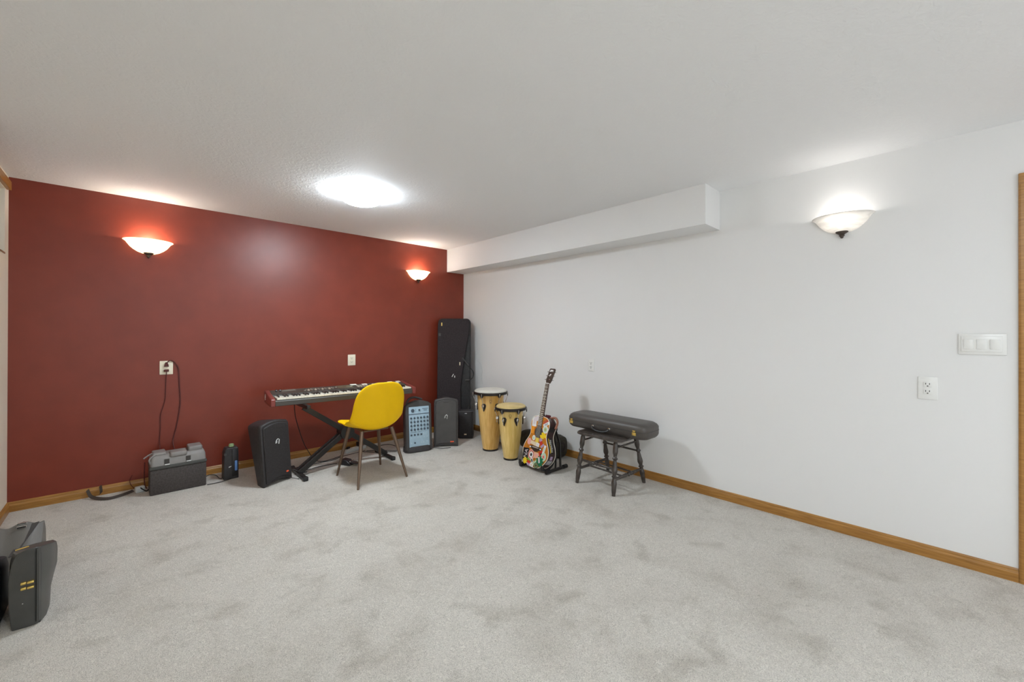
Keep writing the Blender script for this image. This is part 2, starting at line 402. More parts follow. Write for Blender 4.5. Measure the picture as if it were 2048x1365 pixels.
# ------------------------------------------------------------------ lights
def ceiling_light(x, y, label, grp=None):
    t = thing('ceiling_light', label, 'ceiling light', (x, y, H), 0, grp)
    B().lathe([(0, 0), (.075, 0), (.075, -.02), (0, -.02)], 32).build('ceiling_pan', MT['plate'], t)
    prof = [(.168, -.028), (.160, -.032)] + [(.158*math.cos(a), -.032-.062*math.sin(a)) for a in [PI/2*k/9 for k in range(1, 10)]]
    prof[-1] = (0, -.094)
    B().lathe(prof+[(.0, -.088)]+[(.150*math.sin(a), -.034-.052*math.cos(a)) for a in [PI/2*k/8 for k in range(1, 9)]]+[(.162, -.026), (.168, -.028)], 40).build('glass_shade', MT['dome'], t)
    for k in range(3):
        a = rad(190+120*k)
        px, py = .168*math.cos(a), .168*math.sin(a)
        b = B().tube([(px*.5, py*.5, -.008), (px*1.0, py*1.0, -.012), (px*1.03, py*1.03, -.03), (px*.95, py*.95, -.038)], .0035, 6)
        b.lathe([(0, -.006), (.007, -.006), (.007, .006), (0, .006)], 10, Matrix.Translation((px*1.03, py*1.03, -.03)))
        b.build('clip', MT['chrome'], t)
ceiling_light(-1.95, -1.35, 'round white glass ceiling light glowing near the maroon wall')
ceiling_light(-2.75, -5.15, 'added round ceiling light behind the viewer, unseen fill lamp')  # added lamp out of view, lifts the near floor, ceiling and left side
def sconce(loc, rot, label, glass, watt, color):
    t = thing('wall_sconce', label, 'wall sconce', loc, rot, None)
    # half bowl against the wall (local wall plane y=0, room is -y)
    prof = [(.154, .0), (.146, -.006), (.136, -.014), (.126, -.030), (.112, -.050), (.092, -.070), (.066, -.088), (.036, -.100), (.0, -.104)]
    B().lathe(prof, 40, None, PI, 2*PI, .86).build('glass_bowl', glass, t, solid=.004)
    b = B().lathe([(0, .004), (.034, .004), (.030, -.004), (.018, -.012), (.012, -.016), (.015, -.022), (.008, -.030), (.009, -.034), (0, -.040)], 20, Matrix.Translation((0, -.022, -.100)) @ Matrix.Scale(.7, 4, (0, 1, 0)))
    b.build('finial', MT['bronze'], t)
    B().box((-.045, -.012, -.085), (.045, -.001, -.01)).build('wall_bracket', MT['plate'], t)
    B().lathe([(0, -.03), (.012, -.03), (.012, -.012), (.02, 0), (.022, .012), (.015, .026), (0, .032)], 16, Matrix.Translation((0, -.062, -.045))).build('bulb', emis('bulb_'+str(watt), color+(1,), 2.0), t)
    l = bpy.data.lights.new('lamp', 'POINT'); l.energy = watt; l.color = color; l.shadow_soft_size = .03
    lo = bpy.data.objects.new('lamp', l); COL.objects.link(lo); lo.parent = t; lo.location = (0, -.062, -.012)
sconce((-3.125, 0, 1.968), 0, 'warm lit half-bowl sconce on the left of the maroon wall', MT['sconce_warm'], SCONCE_W*.85, (1, .92, .84))
sconce((-.685, 0, 1.975), 0, 'warm lit half-bowl sconce near the corner on the maroon wall', MT['sconce_warm'], SCONCE_W*.85, (1, .92, .84))
sconce((0, -3.953, 1.965), -PI/2, 'pale marbled glass half-bowl sconce on the white wall', MT['sconce_cool'], SCONCE_W*.18, (1, .96, .92))

# ------------------------------------------------------------------ outlets and switches (local wall plane y=0, front -y)
def outlet(loc, rot, label, w=.082, h=.116, m='plate', plug=False, slots=True):
    t = thing('wall_outlet', label, 'outlet', loc, rot)
    B().rbox((-w/2, -.006, -h/2), (w/2, 0, h/2), .003, 2).build('cover_plate', MT[m], t)
    for s in (-1, 1):
        r = B().rbox((-.017, -.0085, s*.020-.014), (.017, -.005, s*.020+.014), .002, 2).build('receptacle', MT[m], t)
        if slots:
            q = B().box((-.009, -.0095, s*.020), (-.006, -.008, s*.020+.009)).box((.006, -.0095, s*.020), (.009, -.008, s*.020+.009)).box((-.003, -.0095, s*.020-.010), (.003, -.008, s*.020-.005))
            q.build('slot', MT['slot'], r, smooth=False)
    return t
outlet((-3.012, 0, .945), 0, 'ivory outlet with two brown plugs on the maroon wall', m='plate_cream', w=.085, h=.112, slots=False)
outlet((-1.483, 0, .943), 0, 'empty ivory outlet on the maroon wall above the keyboard', m='plate_cream')
outlet((0, -2.057, .93), -PI/2, 'narrow white outlet on the white wall behind the guitar', m='plate', w=.066)
outlet((0, -4.326, .935), -PI/2, 'white outlet below the triple switch near the door', m='plate', w=.078, h=.125)
t = thing('light_switch', 'white three-rocker light switch plate beside the door', 'switch', (0, -4.525, 1.183), -PI/2)
B().rbox((-.084, -.007, -.055), (.084, 0, .055), .004, 2).rbox((-.074, -.011, -.040), (.070, -.005, .042), .003, 2).build('cover_plate', MT['plate'], t)
for x in (-.048, -.002, .044):
    B().rbox((x-.017, -.015, -.026), (x+.017, -.009, .026), .002, 2, Matrix.Rotation(rad(3), 4, 'X')).build('rocker', MT['plate'], t)

def plug(loc, label, up):
    t = thing('power_plug', label, 'plug', loc)
    s = 1 if up else -1
    if up: B().loft([[(a*wd, -.024+dy, z) for a, dy in ((-1, 0), (1, 0), (1, .014), (-1, .014))] for z, wd in ((-.018, .016), (0, .012), (.018, .006))]).build('plug_body', MT['cord'], t, bevel=.002)
    else: B().rbox((-.016, -.024, -.010), (.016, -.010, .010), .004, 2).build('plug_body', MT['cord'], t)
    return t
plug((-3.012, 0, .972), 'brown tapered plug in the upper socket of the left ivory outlet', True)
plug((-3.012, 0, .922), 'small brown plug in the lower socket of the left ivory outlet', False)
def cable(name, label, pts, r=.003, m='cable', cat='cable', n=8):
    b = B().tube(spline(pts, n), r, 6)
    return tag(b.build(name, MT[m]), label, cat)
cable('hanging_wire', 'thin maroon cord hanging from the lower plug on the maroon wall', [(-3.012, -.024, .915), (-3.014, -.008, .85), (-3.018, -.006, .70), (-3.03, -.006, .63), (-3.047, -.006, .56), (-3.048, -.006, .45), (-3.052, -.006, .36), (-3.05, -.04, .25)], .0032, 'cord', 'cord')
cable('hanging_wire', 'maroon cord looping from the upper plug down the maroon wall', [(-3.006, -.018, .99), (-2.99, -.02, 1.003), (-2.965, -.01, .99), (-2.94, -.006, .95), (-2.932, -.006, .90), (-2.928, -.006, .80), (-2.922, -.006, .67), (-2.928, -.006, .58), (-2.945, -.006, .46), (-2.968, -.006, .34), (-2.96, -.06, .27)], .0042, 'cord', 'cord')

# ------------------------------------------------------------------ grey-lidded case and neighbours
t = thing('amplifier_case', 'charcoal equipment box with moulded grey latched lid by the maroon wall', 'equipment case', (-2.948, -.30, 0), rad(1))
W2 = .172
B().rbox((-W2, 0, 0), (W2, .20, .19), .008, 2).build('body', MT['boxgrey'], t)
B().rbox((-W2-.003, -.004, .19), (W2+.003, .204, .216), .006, 2).build('lid_band', MT['lidrim'], t)
b = B()
b.loft([[(x*s, .1+y*k, z) for x, y in rrect(W2-.002, .1, .02)] for z, s, k in ((.216, 1, 1), (.262, .985, .95), (.285, .94, .80), (.293, .88, .66))])
b.build('lid', MT['lidgrey'], t)
B().rbox((-.155, .03, .285), (-.075, .16, .312), .010, 3).build('raised_corner', MT['lidgrey'], t)
B().rbox((.060, .03, .285), (.150, .16, .325), .010, 3).build('raised_corner', MT['lidgrey'], t)
h = B().rbox((-.055, .0, .268), (.05, .10, .306), .012, 3).build('handle', MT['lidgrey'], t)
for x in (-.085, .045):
    l = B().box((x-.004, -.001, .222), (x+.026, .012, .262)).build('latch', MT['slot'], t, smooth=False)
    B().rbox((x-.002, -.008, .218), (x+.028, .0, .226), .002, 2).build('latch_tab', MT['silver'], l)
B().tube(spline([(-.165, .02, .235), (-.175, .02, .27), (-.15, .03, .295), (-.13, .04, .30)]), .006, 6).build('carry_bail', MT['lidgrey'], t)
B().tube(spline([(-.15, .08, .305), (-.175, .08, .295), (-.205, .07, .275)]), .005, 6).build('carry_bail', MT['lidgrey'], t)

t = thing('upright_box', 'small black upright box with blue strip and green cap', 'device', (-2.602, -.265, 0), rad(2))
b = B(); b.loft([[(-.054+dx, 0, z), (.052-dx*.3, -.004, z), (.052-dx*.3, .09, z), (-.054+dx, .09, z)] for z, dx in ((0, 0), (.22, .004), (.25, .012), (.262, .022))])
b.build('body', MT['spk'], t, bevel=.005)
B().rbox((.003, -.0085, .02), (.046, 0, .25), .004, 2).build('front_panel', MT['black'], t)
B().rbox((.022, -.0125, .068), (.040, -.008, .152), .006, 3).build('blue_strip', MT['bluelab'], t)
B().lathe([(0, 0), (.019, 0), (.02, .01), (.016, .022), (0, .026)], 20, Matrix.Translation((.004, .03, .268))).build('green_cap', MT['green'], t)
B().lathe([(0, 0), (.01, 0), (.01, .02), (0, .02)], 14, Matrix.Translation((-.046, .0, .215)) @ Matrix.Rotation(PI/2, 4, 'X')).build('side_knob', MT['shell2'], t)
B().loft([[(-.020, -.006, .098), (-.006, -.006, .104), (-.006, -.003, .104), (-.020, -.003, .098)], [(-.019, -.006, .108), (.002, -.006, .110), (.002, -.003, .110), (-.019, -.003, .108)]]).build('badge', MT['silver'], t)
cable('power_cable', 'black cable arching from grey-lidded case to the small box', [(-2.775, -.20, .04), (-2.74, -.18, .045), (-2.70, -.19, .035), (-2.68, -.21, .012), (-2.66, -.22, .006)], .0035)
cable('power_cable', 'black cable on the carpet in front of the small box', [(-2.772, -.305, .005), (-2.72, -.31, .005), (-2.67, -.30, .005), (-2.63, -.285, .005), (-2.60, -.27, .006)], .003)

# strap and adapter on the carpet, far left
def ribbon(pts, w, name, label, m, cat, th=.0025):
    P = spline(pts, 8); b = B(); rings = []
    for i, p in enumerate(P):
        d = (P[min(i+1, len(P)-1)]-P[max(i-1, 0)]); d.z = 0; d.normalize(); n = Vector((-d.y, d.x, 0))*w/2
        n = n*.75+Vector((0, 0, w*.28))
        rings.append([p-n, p+n, p+n+Vector((0, 0, th)), p-n+Vector((0, 0, th))])
    b.loft(rings); return tag(b.build(name, MT[m]), label, cat)
ribbon([(-3.46, -.030, .060), (-3.44, -.07, .02), (-3.40, -.13, .012), (-3.34, -.175, .010), (-3.27, -.150, .010), (-3.225, -.118, .012), (-3.21, -.105, .014)], .022, 'nylon_strap', 'dark nylon strap lying along the baseboard left of the case', 'strap', 'strap')
ribbon([(-3.392, -.020, .072), (-3.388, -.045, .05), (-3.386, -.07, .036), (-3.392, -.09, .030)], .02, 'nylon_strap', 'short strap end curling over the oak baseboard at far left', 'strap', 'strap')
t = thing('power_adapter', 'pale plug adapter on the carpet left of the grey-lidded case', 'adapter', (-3.172, -.130, 0), rad(14))
B().rbox((-.028, -.018, 0), (.028, .022, .045), .008, 3).build('adapter_body', MT['adapter'], t)
B().tube(spline([(.02, 0, .03), (.0, -.02, .035), (.03, -.025, .005), (.045, -.02, .01)]), .004, 6).build('adapter_lead', MT['cable'], t)
cable('signal_cord', 'thin cord running over the baseboard beside the grey-lidded case', [(-3.215, -.008, .11), (-3.228, -.015, .075), (-3.225, -.018, .045), (-3.21, -.03, .02), (-3.19, -.05, .004)], .002, 'cord', 'cord')
cable('signal_cord', 'brown cord dropping behind the left end of the grey-lidded case', [(-3.142, -.03, .20), (-3.145, -.02, .10), (-3.144, -.025, .05), (-3.140, -.05, .015), (-3.13, -.08, .006)], .004, 'cord', 'cord')

# ------------------------------------------------------------------ speakers
def f_mark(parent, x, y, z, s):
    # curved script mark: an arch with a dot-like bar
    b = B().tube(spline([(x-.016*s, y, z-.012*s), (x-.010*s, y, z+.006*s), (x+.004*s, y, z+.018*s), (x+.014*s, y, z+.010*s)], 5), [.0026*s]*16, 6)
    b.tube([(x+.014*s, y, z+.012*s), (x+.008*s, y, z-.020*s)], .0034*s, 6); b.tube([(x-.004*s, y, z+.004*s), (x-.008*s, y, z-.012*s)], .002*s, 6)
    return b.build('emblem', MT['silver'], parent)
# left leaning speaker, front = -y local
def passport(t, w, h, d, shellm, grillm, arch=.02, bottom=.02, lean=0, dbot=None):
    dbot = dbot or d*.62
    n = 10; out = []
    # front outline with arched top and hollow bottom
    out += [(-w/2, 0)]+[(-w/2+w*k/n, bottom*math.sin(PI*k/n)) for k in range(1, n)]+[(w/2, 0)]
    out += [(w/2, h-.03)]+[(w/2-.006, h-.012)]+[(w/2-w*.06-w*.88*k/n, h-.004+arch*math.sin(PI*k/n)) for k in range(0, n+1)]+[(-w/2+.006, h-.012), (-w/2, h-.03)]
    b = B(); rings = []
    for j, (yy, sc) in enumerate(((0, .97), (.012, 1), (.03, 1), (1, .80))):
        ring = []
        for x, z in out:
            dd = yy if yy < 1 else (dbot+(d-dbot)*min(1, z/(h*.55)))
            zz = z if yy < 1 else max(z, .0)
            cx = x*sc; cz = h/2+(zz-h/2)*(sc if yy < .01 else (1 if yy < 1 else .97))
            ring.append((cx, dd, cz))
        rings.append(ring)
    b.loft(rings); body = b.build('cabinet', shellm, t, bevel=.004)
    g = [(x*.86, h*.5+(z-h*.5)*.90+.004) for x, z in out]
    b = B(); b.loft([[(x, -.001, z) for x, z in g], [(x, -.006, z) for x, z in g], [(x*.96, -.012, h/2+(z-h/2)*.975) for x, z in g]])
    b.build('grille', grillm, t)
    return body
t = thing('loudspeaker', 'black wedge loudspeaker at the left foot of the keyboard stand', 'speaker', (-2.335, -.648, 0), (rad(-3.5), rad(-2.0), rad(23.5)))
passport(t, .25, .505, .19, MT['spk'], MT['grille'], .02, .028)
f_mark(t, .004, -.014, .345, 1.1)
q = B().rbox((.062, -.02, .072), (.082, -.012, .084), .003, 2).build('red_plug', MT['orange'], t)
t = thing('loudspeaker', 'grey-faced loudspeaker standing in front of the tall black case', 'speaker', (-.716, -.662, 0), (rad(-2), 0, rad(-33.7)))
passport(t, .262, .515, .12, MT['shell2'], MT['grille2'], .022, .012)
f_mark(t, .0, -.014, .325, 1.15)
B().rbox((.045, -.018, .050), (.085, -.011, .063), .004, 2).build('red_badge', MT['orange'], t)
B().rbox((-.03, -.015, .478), (.03, -.011, .486), .003, 2).build('top_slot', MT['slot'], t)
t = thing('loudspeaker', 'small black loudspeaker between grey-faced speaker and tall drum', 'speaker', (-.350, -.530, 0), rad(-42))
B().rbox((-.092, 0, 0), (.082, .13, .325), .012, 3).build('cabinet', MT['spk'], t)
B().rbox((-.082, -.006, .012), (.072, .002, .312), .006, 2).build('grille', MT['grille'], t)
B().rbox((-.02, -.009, .045), (.008, -.005, .058), .002, 2).build('badge', MT['label'], t)
B().rbox((-.015, -.009, .292), (.012, -.005, .300), .002, 2).build('badge', MT['silver'], t)
B().tube([(.078, -.004, .01), (.078, -.004, .315)], .004, 6).build('edge_trim', MT['shell2'], t)

# powered mixer
t = thing('powered_mixer', 'black powered mixer with pale blue knob panel', 'mixer', (-1.028, -.640, 0), (rad(-5), 0, rad(-12)))
w, h = .282, .505
out = [(-w/2, .03), (-w/2+.03, .008), (0, 0), (w/2-.03, .008), (w/2, .03), (w/2, h-.02), (w/2-.03, h+.004), (.03, h+.028), (-.03, h+.028), (-w/2+.03, h+.004), (-w/2, h-.02)]
b = B(); b.loft([[(x*s, y, h/2+(z-h/2)*s) for x, z in out] for y, s in ((-.004, .95), (.006, 1), (.03, 1), (.15, .86))])
b.build('cabinet', MT['shell2'], t, bevel=.004)
b = B(); b.loft([[(x*1.02, y, z) for x, y in rrect(w/2*s, .075*s, .05)] for z, s in ((0, .88), (.008, 1), (.055, 1), (.075, .9))]); 
bs = b.build('base', MT['spk'], t); bs.location = (0, .062, 0)
pn = B().rbox((-.106, -.010, .055), (.110, -.004, .468), .003, 2).build('control_panel', MT['blue'], t)
B().box((-.106, -.0115, .388), (.110, -.0095, .396)).build('panel_band', MT['navy'], pn, smooth=False)
def knob(x, z, r, p): B().lathe([(0, 0), (r, 0), (r*.9, .008), (0, .009)], 14, Matrix.Translation((x, -.010, z)) @ Matrix.Rotation(PI/2, 4, 'X')).build('knob', MT['knob'], p)
knob(-.065, .430, .018, pn); knob(.005, .432, .010, pn)
for r in range(4):
    for c in range(6): knob(-.083+c*.035, .352-r*.039, .0112, pn)
b = B()
for z in (.442, .430, .418): b.box((-.033, -.0115, z-.004), (-.030, -.0095, z+.004))
b.box((.036, -.0115, .440), (.098, -.0095, .445)).box((.052, -.0115, .424), (.088, -.0095, .429))
b.box((-.098, -.0115, .206), (-.030, -.0095, .208)).box((-.022, -.0115, .206), (.030, -.0095, .208))
for r in range(4):
    for c in range(6): b.box((-.087+c*.035, -.0115, .366-r*.039), (-.079+c*.035, -.0095, .368-r*.039))
split_build(b, 'panel_marking', MT['navy'], pn)
for c in range(4): B().box((-.093+c*.035, -.013, .172), (-.075+c*.035, -.0095, .190)).build('button', MT['knob'], pn, smooth=False)
knob(-.048, .100, .009, pn)
b = B()
for x, z in ((.048, .19), (.083, .20), (.048, .17), (.083, .17), (.048, .10), (.022, .10), (-.083, .10), (.083, .105)): b.box((x-.004, -.0115, z-.006), (x-.001, -.0095, z+.006))
for c in range(6): b.box((-.087+c*.033, -.0115, .150), (-.079+c*.033, -.0095, .152))
split_build(b, 'panel_marking', col('white_marking', (.72, .78, .8, 1)), pn)
B().tube(spline([(-.115, .06, h-.01), (-.075, .06, h+.045), (-.01, .07, h+.055), (.06, .06, h+.03)]), .011, 8).build('carry_handle', MT['shell2'], t)
B().rbox((-.132, .05, .36), (-.127, .06, .40), .001, 1).build('side_emblem', MT['silver'], t)
cable('speaker_cable', 'grey cable between the powered mixer and grey-faced speaker', [(-.868, -.60, .09), (-.865, -.62, .05), (-.86, -.61, .02), (-.84, -.60, .005), (-.78, -.70, .004), (-.70, -.73, .004)], .003)

# ------------------------------------------------------------------ tall black case in the corner
t = thing('instrument_case', 'tall black hard case leaning upright in the corner', 'instrument case', (-.348, -.270, 0), (rad(-3.0), 0, rad(-40.5)))
w, h = .40, 1.42
b = B(); ol = [(x, h/2+z) for x, z in rrect(w/2, h/2, .05)]
b.loft([[(x, y, z) for x, z in ol] for y in (.03, .15)]); b.build('case_shell', MT['velour2'], t, bevel=.012)
lid = [(-.2, .05), (-.19, .01), (.08, .01), (.11, .10), (.09, .35), (.085, .56), (.10, .72), (.135, .95), (.165, 1.15), (.19, 1.3), (.188, 1.38), (.155, 1.41), (-.15, 1.41), (-.192, 1.385), (-.2, 1.33)]
b = B(); b.loft([[(x, .03, z) for x, z in lid], [(x, .004, z) for x, z in lid], [(x*.97, -.004, .71+(z-.71)*.99) for x, z in lid]])
b.build('case_lid', MT['velour'], t)
for i, (x, z) in enumerate(((-.150, 1.345), (.075, .86))):
    B().rbox((x-.006, -.010, z-.02), (x+.006, .001, z+.02), .002, 2).build('latch', MT['brass'] if i == 0 else MT['label'], t)
B().loft([[(-.025, -.008, .70), (-.015, -.008, .70), (-.015, -.003, .70), (-.025, -.003, .70)], [(-.005, -.008, .735), (.004, -.008, .735), (.004, -.003, .735), (-.005, -.003, .735)]]).box((.008, -.008, .69), (.018, -.003, .715)).build('emblem', MT['silver'], t, smooth=False)
B().box((-.188, -.008, 1.20), (-.160, -.002, 1.235)).build('corner_patch', MT['shell2'], t, smooth=False)
B().tube(spline([(.13, .01, .88), (.16, .0, .86), (.20, .01, .81), (.235, .03, .76), (.235, .05, .70), (.205, .04, .665), (.16, .02, .66)]), .005, 8).build('carry_handle', MT['cable'], t)
B().tube([(.105, .0, .93), (.18, .0, .835)], .009, 8).build('handle_mount', MT['shell2'], t)
B().rbox((.14, -.002, .65), (.19, .03, .672), .004, 2).build('handle_mount', MT['shell2'], t)
cable('hanging_wire', 'thin pale wire against white wall above the tall drum', [(-.035, -.31, .90), (-.012, -.36, .86), (-.008, -.40, .78), (-.010, -.40, .70), (-.012, -.41, .60)], .002, 'adapter', 'cord')

# ------------------------------------------------------------------ keyboard on its X stand
KA = math.atan2(-.085, 1.2)
t = thing('keyboard_stand', 'black folding X stand under the keyboard', 'keyboard stand', (-1.765, -.56, 0), 0)
def bar(b, p, q, wd, ht):
    p, q = Vector(p), Vector(q); d = (q-p).normalized(); n = Vector((0, 1, 0)); k = d.cross(n).normalized()
    b.loft([[e+n*a*wd/2+k*c*ht/2 for a, c in ((-1, -1), (1, -1), (1, 1), (-1, 1))] for e in (p, q)])
for y in (-.026, .026): 
    b = B(); bar(b, (-.40, y, .03), (.36, y, .585), .026, .046); b.build('rising_arm', MT['blackm'], t, smooth=False, bevel=.003)
b = B(); bar(b, (.41, 0, .03), (-.36, 0, .585), .024, .046); b.build('crossing_arm', MT['blackm'], t, smooth=False, bevel=.003)
B().lathe([(0, -.055), (.062, -.055), (.062, .055), (0, .055)], 24, Matrix.Translation((0.005, 0, .315)) @ Matrix.Rotation(PI/2, 4, 'X')).build('pivot', MT['blackm'], t)
for x, y0, y1 in ((-.395, -.20, .21), (.405, -.17, .21)):
    B().rbox((x-.016, y0+.03, .004), (x+.016, y1-.03, .032), .004, 2).build('floor_bar', MT['blackm'], t)
    for yy in (y0, y1-.035): B().rbox((x-.020, yy, 0), (x+.020, yy+.04, .036), .008, 2).build('rubber_foot', MT['cable'], t)
for x in (-.36, .36): B().rbox((x-.015, -.15, .585), (x+.015, .17, .6195), .005, 2).build('support_bar', MT['blackm'], t)
t = thing('electronic_keyboard', 'long electronic keyboard with red end cheeks on X stand', 'keyboard', (-1.735, -.618, .62), KA)
KL, KD = 1.225, .33; x0 = -KL/2
prof = [(0, .0), (0, .038), (.012, .052), (.15, .055), (.16, .078), (.30, .098), (.33, .085), (.33, .012), (.30, -.0)]
b = B(); b.loft([[(x, y, z) for y, z in prof] for x in (x0, -x0)]); b.build('chassis', MT['kbbody'], t, bevel=.003)
pc = [(-.004, -.004), (-.006, .055), (.0, .064), (.16, .083), (.30, .103), (.335, .092), (.338, .03), (.31, -.004), (.10, -.006)]
for s in (-1, 1):
    xa, xb = (x0-.035, x0) if s < 0 else (-x0, -x0+.035)
    b = B(); b.loft([[(x, y, z) for y, z in pc] for x in (xa, xb)]); e = b.build('end_cheek', MT['kbred'], t, bevel=.006)
    if s < 0:
        b = B().tube([(xa-.001, .255+.014*math.cos(a), .052+.024*math.sin(a)) for a in [rad(-100+30*k) for k in range(8)]], .003, 6)
        b.tube([(xa-.001, .25, .07), (xa-.001, .25, .045)], .002, 6)
        b.build('emblem', MT['silver'], e)
KX0 = x0+.012; KW = (KL-.024)/52
whites = 'ABCDEFG'
for i in range(52):
    B().rbox((KX0+i*KW+.0006, .002, .052), (KX0+(i+1)*KW-.0006, .148, .066), .001, 1).build('white_key', MT['keyw'], t, smooth=False)
for i in range(51):
    if whites[i % 7] in 'ACDFG':
        x = KX0+(i+1)*KW; B().rbox((x-.0055, .056, .064), (x+.0055, .148, .077), .0015, 1).build('black_key', MT['keyb'], t, smooth=False)
def onpanel(y): return .079+(y-.16)*(.02/.14)
RP = Matrix.Translation((0, .16, .079)) @ Matrix.Rotation(math.atan2(.02, .14), 4, 'X')
b = B().box((x0+.01, .0, .0), (-x0-.01, .136, .0015), RP); b.build('top_panel', MT['kpanel'], t, smooth=False)
b = B().box((x0+.09, .075, .001), (x0+.20, .12, .004), RP); b.build('pitch_panel', MT['kgrey'], t, smooth=False)
for x in (x0+.045, x0+.075): B().lathe([(0, -.005), (.016, -.005), (.016, .005), (0, .005)], 16, RP @ Matrix.Translation((x, .09, .004)) @ Matrix.Rotation(PI/2, 4, 'Y')).build('pitch_wheel', MT['keyb'], t)
for k in range(14):
    B().box((x0+.28+k*.02, .07, .001), (x0+.292+k*.02, .08, .006), RP).build('button', MT['kbut' if k % 3 else 'kgrey'], t, smooth=False)
for k in range(9):
    B().box((x0+.26+k*.03, .03, .001), (x0+.276+k*.03, .055, .008), RP).build('slider_cap', MT['kbut' if k % 2 else 'kgrey'], t, smooth=False)
B().box((x0+.56, .03, .001), (x0+.70, .115, .004), RP).build('display', col('lcd_olive', (.13, .12, .08, 1), .2), t, smooth=False)
for k in range(8):
    B().box((x0+.74+(k % 4)*.028, .03+(k//4)*.035, .001), (x0+.76+(k % 4)*.028, .048+(k//4)*.035, .006), RP).build('button', MT['kbut'], t, smooth=False)
for k in range(12):
    B().box((x0+.90+(k % 6)*.026, .04+(k//6)*.035, .001), (x0+.92+(k % 6)*.026, .062+(k//6)*.035, .006), RP).build('button', MT['keyw'], t, smooth=False)
for x, y, dx in ((x0+.69, .105, .06), (x0+.80, .09, .05), (x0+1.07, .10, .05), (x0+1.12, .06, .05), (x0+1.16, .10, .045)):
    tg = B().box((x, y-.02, .0075), (x+dx, y+.022, .0088), RP)
    o = tg.build('paper_note', MT['paper'], t, smooth=False)

# ------------------------------------------------------------------ yellow chair
t = thing('shell_chair', 'yellow moulded shell chair on four bronzed legs', 'chair', (-1.712, -.995, 0), rad(0))
cl = spline([(0, .245, .447), (0, .21, .453), (0, .12, .437), (0, 0, .428), (0, -.12, .432), (0, -.185, .458), (0, -.213, .52), (0, -.232, .62), (0, -.248, .74), (0, -.262, .832)], 4)
n = len(cl); rings = []
ws = [.05, .145, .205, .225, .230, .232, .230, .222, .205, .180]
hw = []
for i in range(n):
    f = i/(n-1)*(len(ws)-1); k = min(int(f), len(ws)-2); hw.append(ws[k]+(ws[k+1]-ws[k])*(f-k))
for i in range(n):
    f = i/(n-1); w = hw[i]
    if f > .80: w = hw[i]*max(0.0, 1-((f-.80)/.203)**2.8)**(1/2.3)+.004
    if f < .22: w = .216*math.sqrt(max(0.0, 1-((.22-f)/.222)**2.2))+.006
    p = cl[i]; tan = (cl[min(i+1, n-1)]-cl[max(i-1, 0)]).normalized(); nor = Vector((0, -tan.z, tan.y)) * -1
    if nor.z < 0 and f < .4: nor = -nor
    nor = Vector((0, abs(tan.z) if tan.y < 0 else -abs(tan.z)*0, abs(tan.y)))
    lift = .012+.035*min(1, f/.35)
    if f > .35: lift = .035+.07*max(0, 1-abs(f-.55)/.45)
    ring = []
    for k in range(13):
        u = -1+2*k/12
        ring.append((u*w, p.y+nor.y*lift*abs(u)**2.4*(w/.22), p.z+nor.z*lift*abs(u)**2.4*(w/.22)))
    rings.append(ring)
b = B(); b.loft(rings, closed=False, caps=False)
b.build('seat_shell', MT['yellow'], t, solid=.016, subsurf=1)
feet = [(-.208, .208), (-.209, -.238), (.223, -.224), (.201, .236)]
for fx, fy in feet:
    sx, sy = (.13 if fx > 0 else -.13), (.14 if fy > 0 else -.12)
    b = B().tube([(sx, sy, .425), (sx+(fx-sx)*.35, sy+(fy-sy)*.35, .278), (fx, fy, 0)], [.0165, .0150, .0085], 14)
    b.build('leg', MT['legs'], t)
b = B().tube([(-.11, .12, .418), (.11, .12, .418)], .007, 8).tube([(-.11, -.10, .418), (.11, -.10, .418)], .007, 8).tube([(-.11, -.10, .418), (-.11, .12, .418)], .007, 8).tube([(.11, -.10, .418), (.11, .12, .418)], .007, 8)
b.build('seat_frame', MT['legs'], t)

# ------------------------------------------------------------------ things on the carpet under the keyboard
t = thing('sustain_pedal', 'black sustain pedal on the carpet behind the yellow chair', 'pedal', (-1.735, -.545, 0), rad(-64))
b = B(); b.loft([[(-.09, y, 0) for y in ()]]) if False else None
b = B(); b.loft([[(x, -wd, 0), (x, wd, 0), (x, wd*.85, z), (x, -wd*.85, z)] for x, wd, z in ((-.085, .025, .03), (-.05, .038, .052), (.01, .040, .048), (.05, .036, .022), (.055, .035, .008))])
b.build('pedal_base', MT['black'], t, bevel=.006)
b = B(); b.loft([[(x, -wd, z), (x, wd, z), (x, wd, z+.01), (x, -wd, z+.01)] for x, wd, z in ((.045, .022, .030), (.08, .03, .026), (.125, .026, .016))])
b.build('foot_plate', MT['shell2'], t, bevel=.003)
B().box((.045, -.024, .034), (.056, .028, .044)).build('steel_strip', MT['chrome'], t, smooth=False)
t = thing('power_strip', 'white power strip by the baseboard behind the yellow chair', 'power strip', (-1.50, -.135, 0), rad(18))
B().rbox((-.13, -.028, 0), (.13, .028, .035), .006, 2).build('strip_body', MT['adapter'], t)
for x in (-.08, -.02): B().rbox((x-.015, -.015, .034), (x+.015, .015, .037), .001, 1).build('socket', MT['plate'], t)
t = thing('plug_block', 'black power plug block on the white power strip', 'plug', (-1.44, -.118, .0375), rad(18))
B().rbox((-.03, -.024, 0), (.03, .024, .045), .006, 2).build('plug_body', MT['black'], t)
t = thing('plug_block', 'small black plug at the left end of white power strip', 'plug', (-1.578, -.160, .0375), rad(30))
B().rbox((-.02, -.010, 0), (.02, .012, .02), .005, 2).tube([(-.02, 0, .01), (-.04, 0, .008)], .004, 6).build('plug_body', MT['cable'], t)
C = 'black cable'
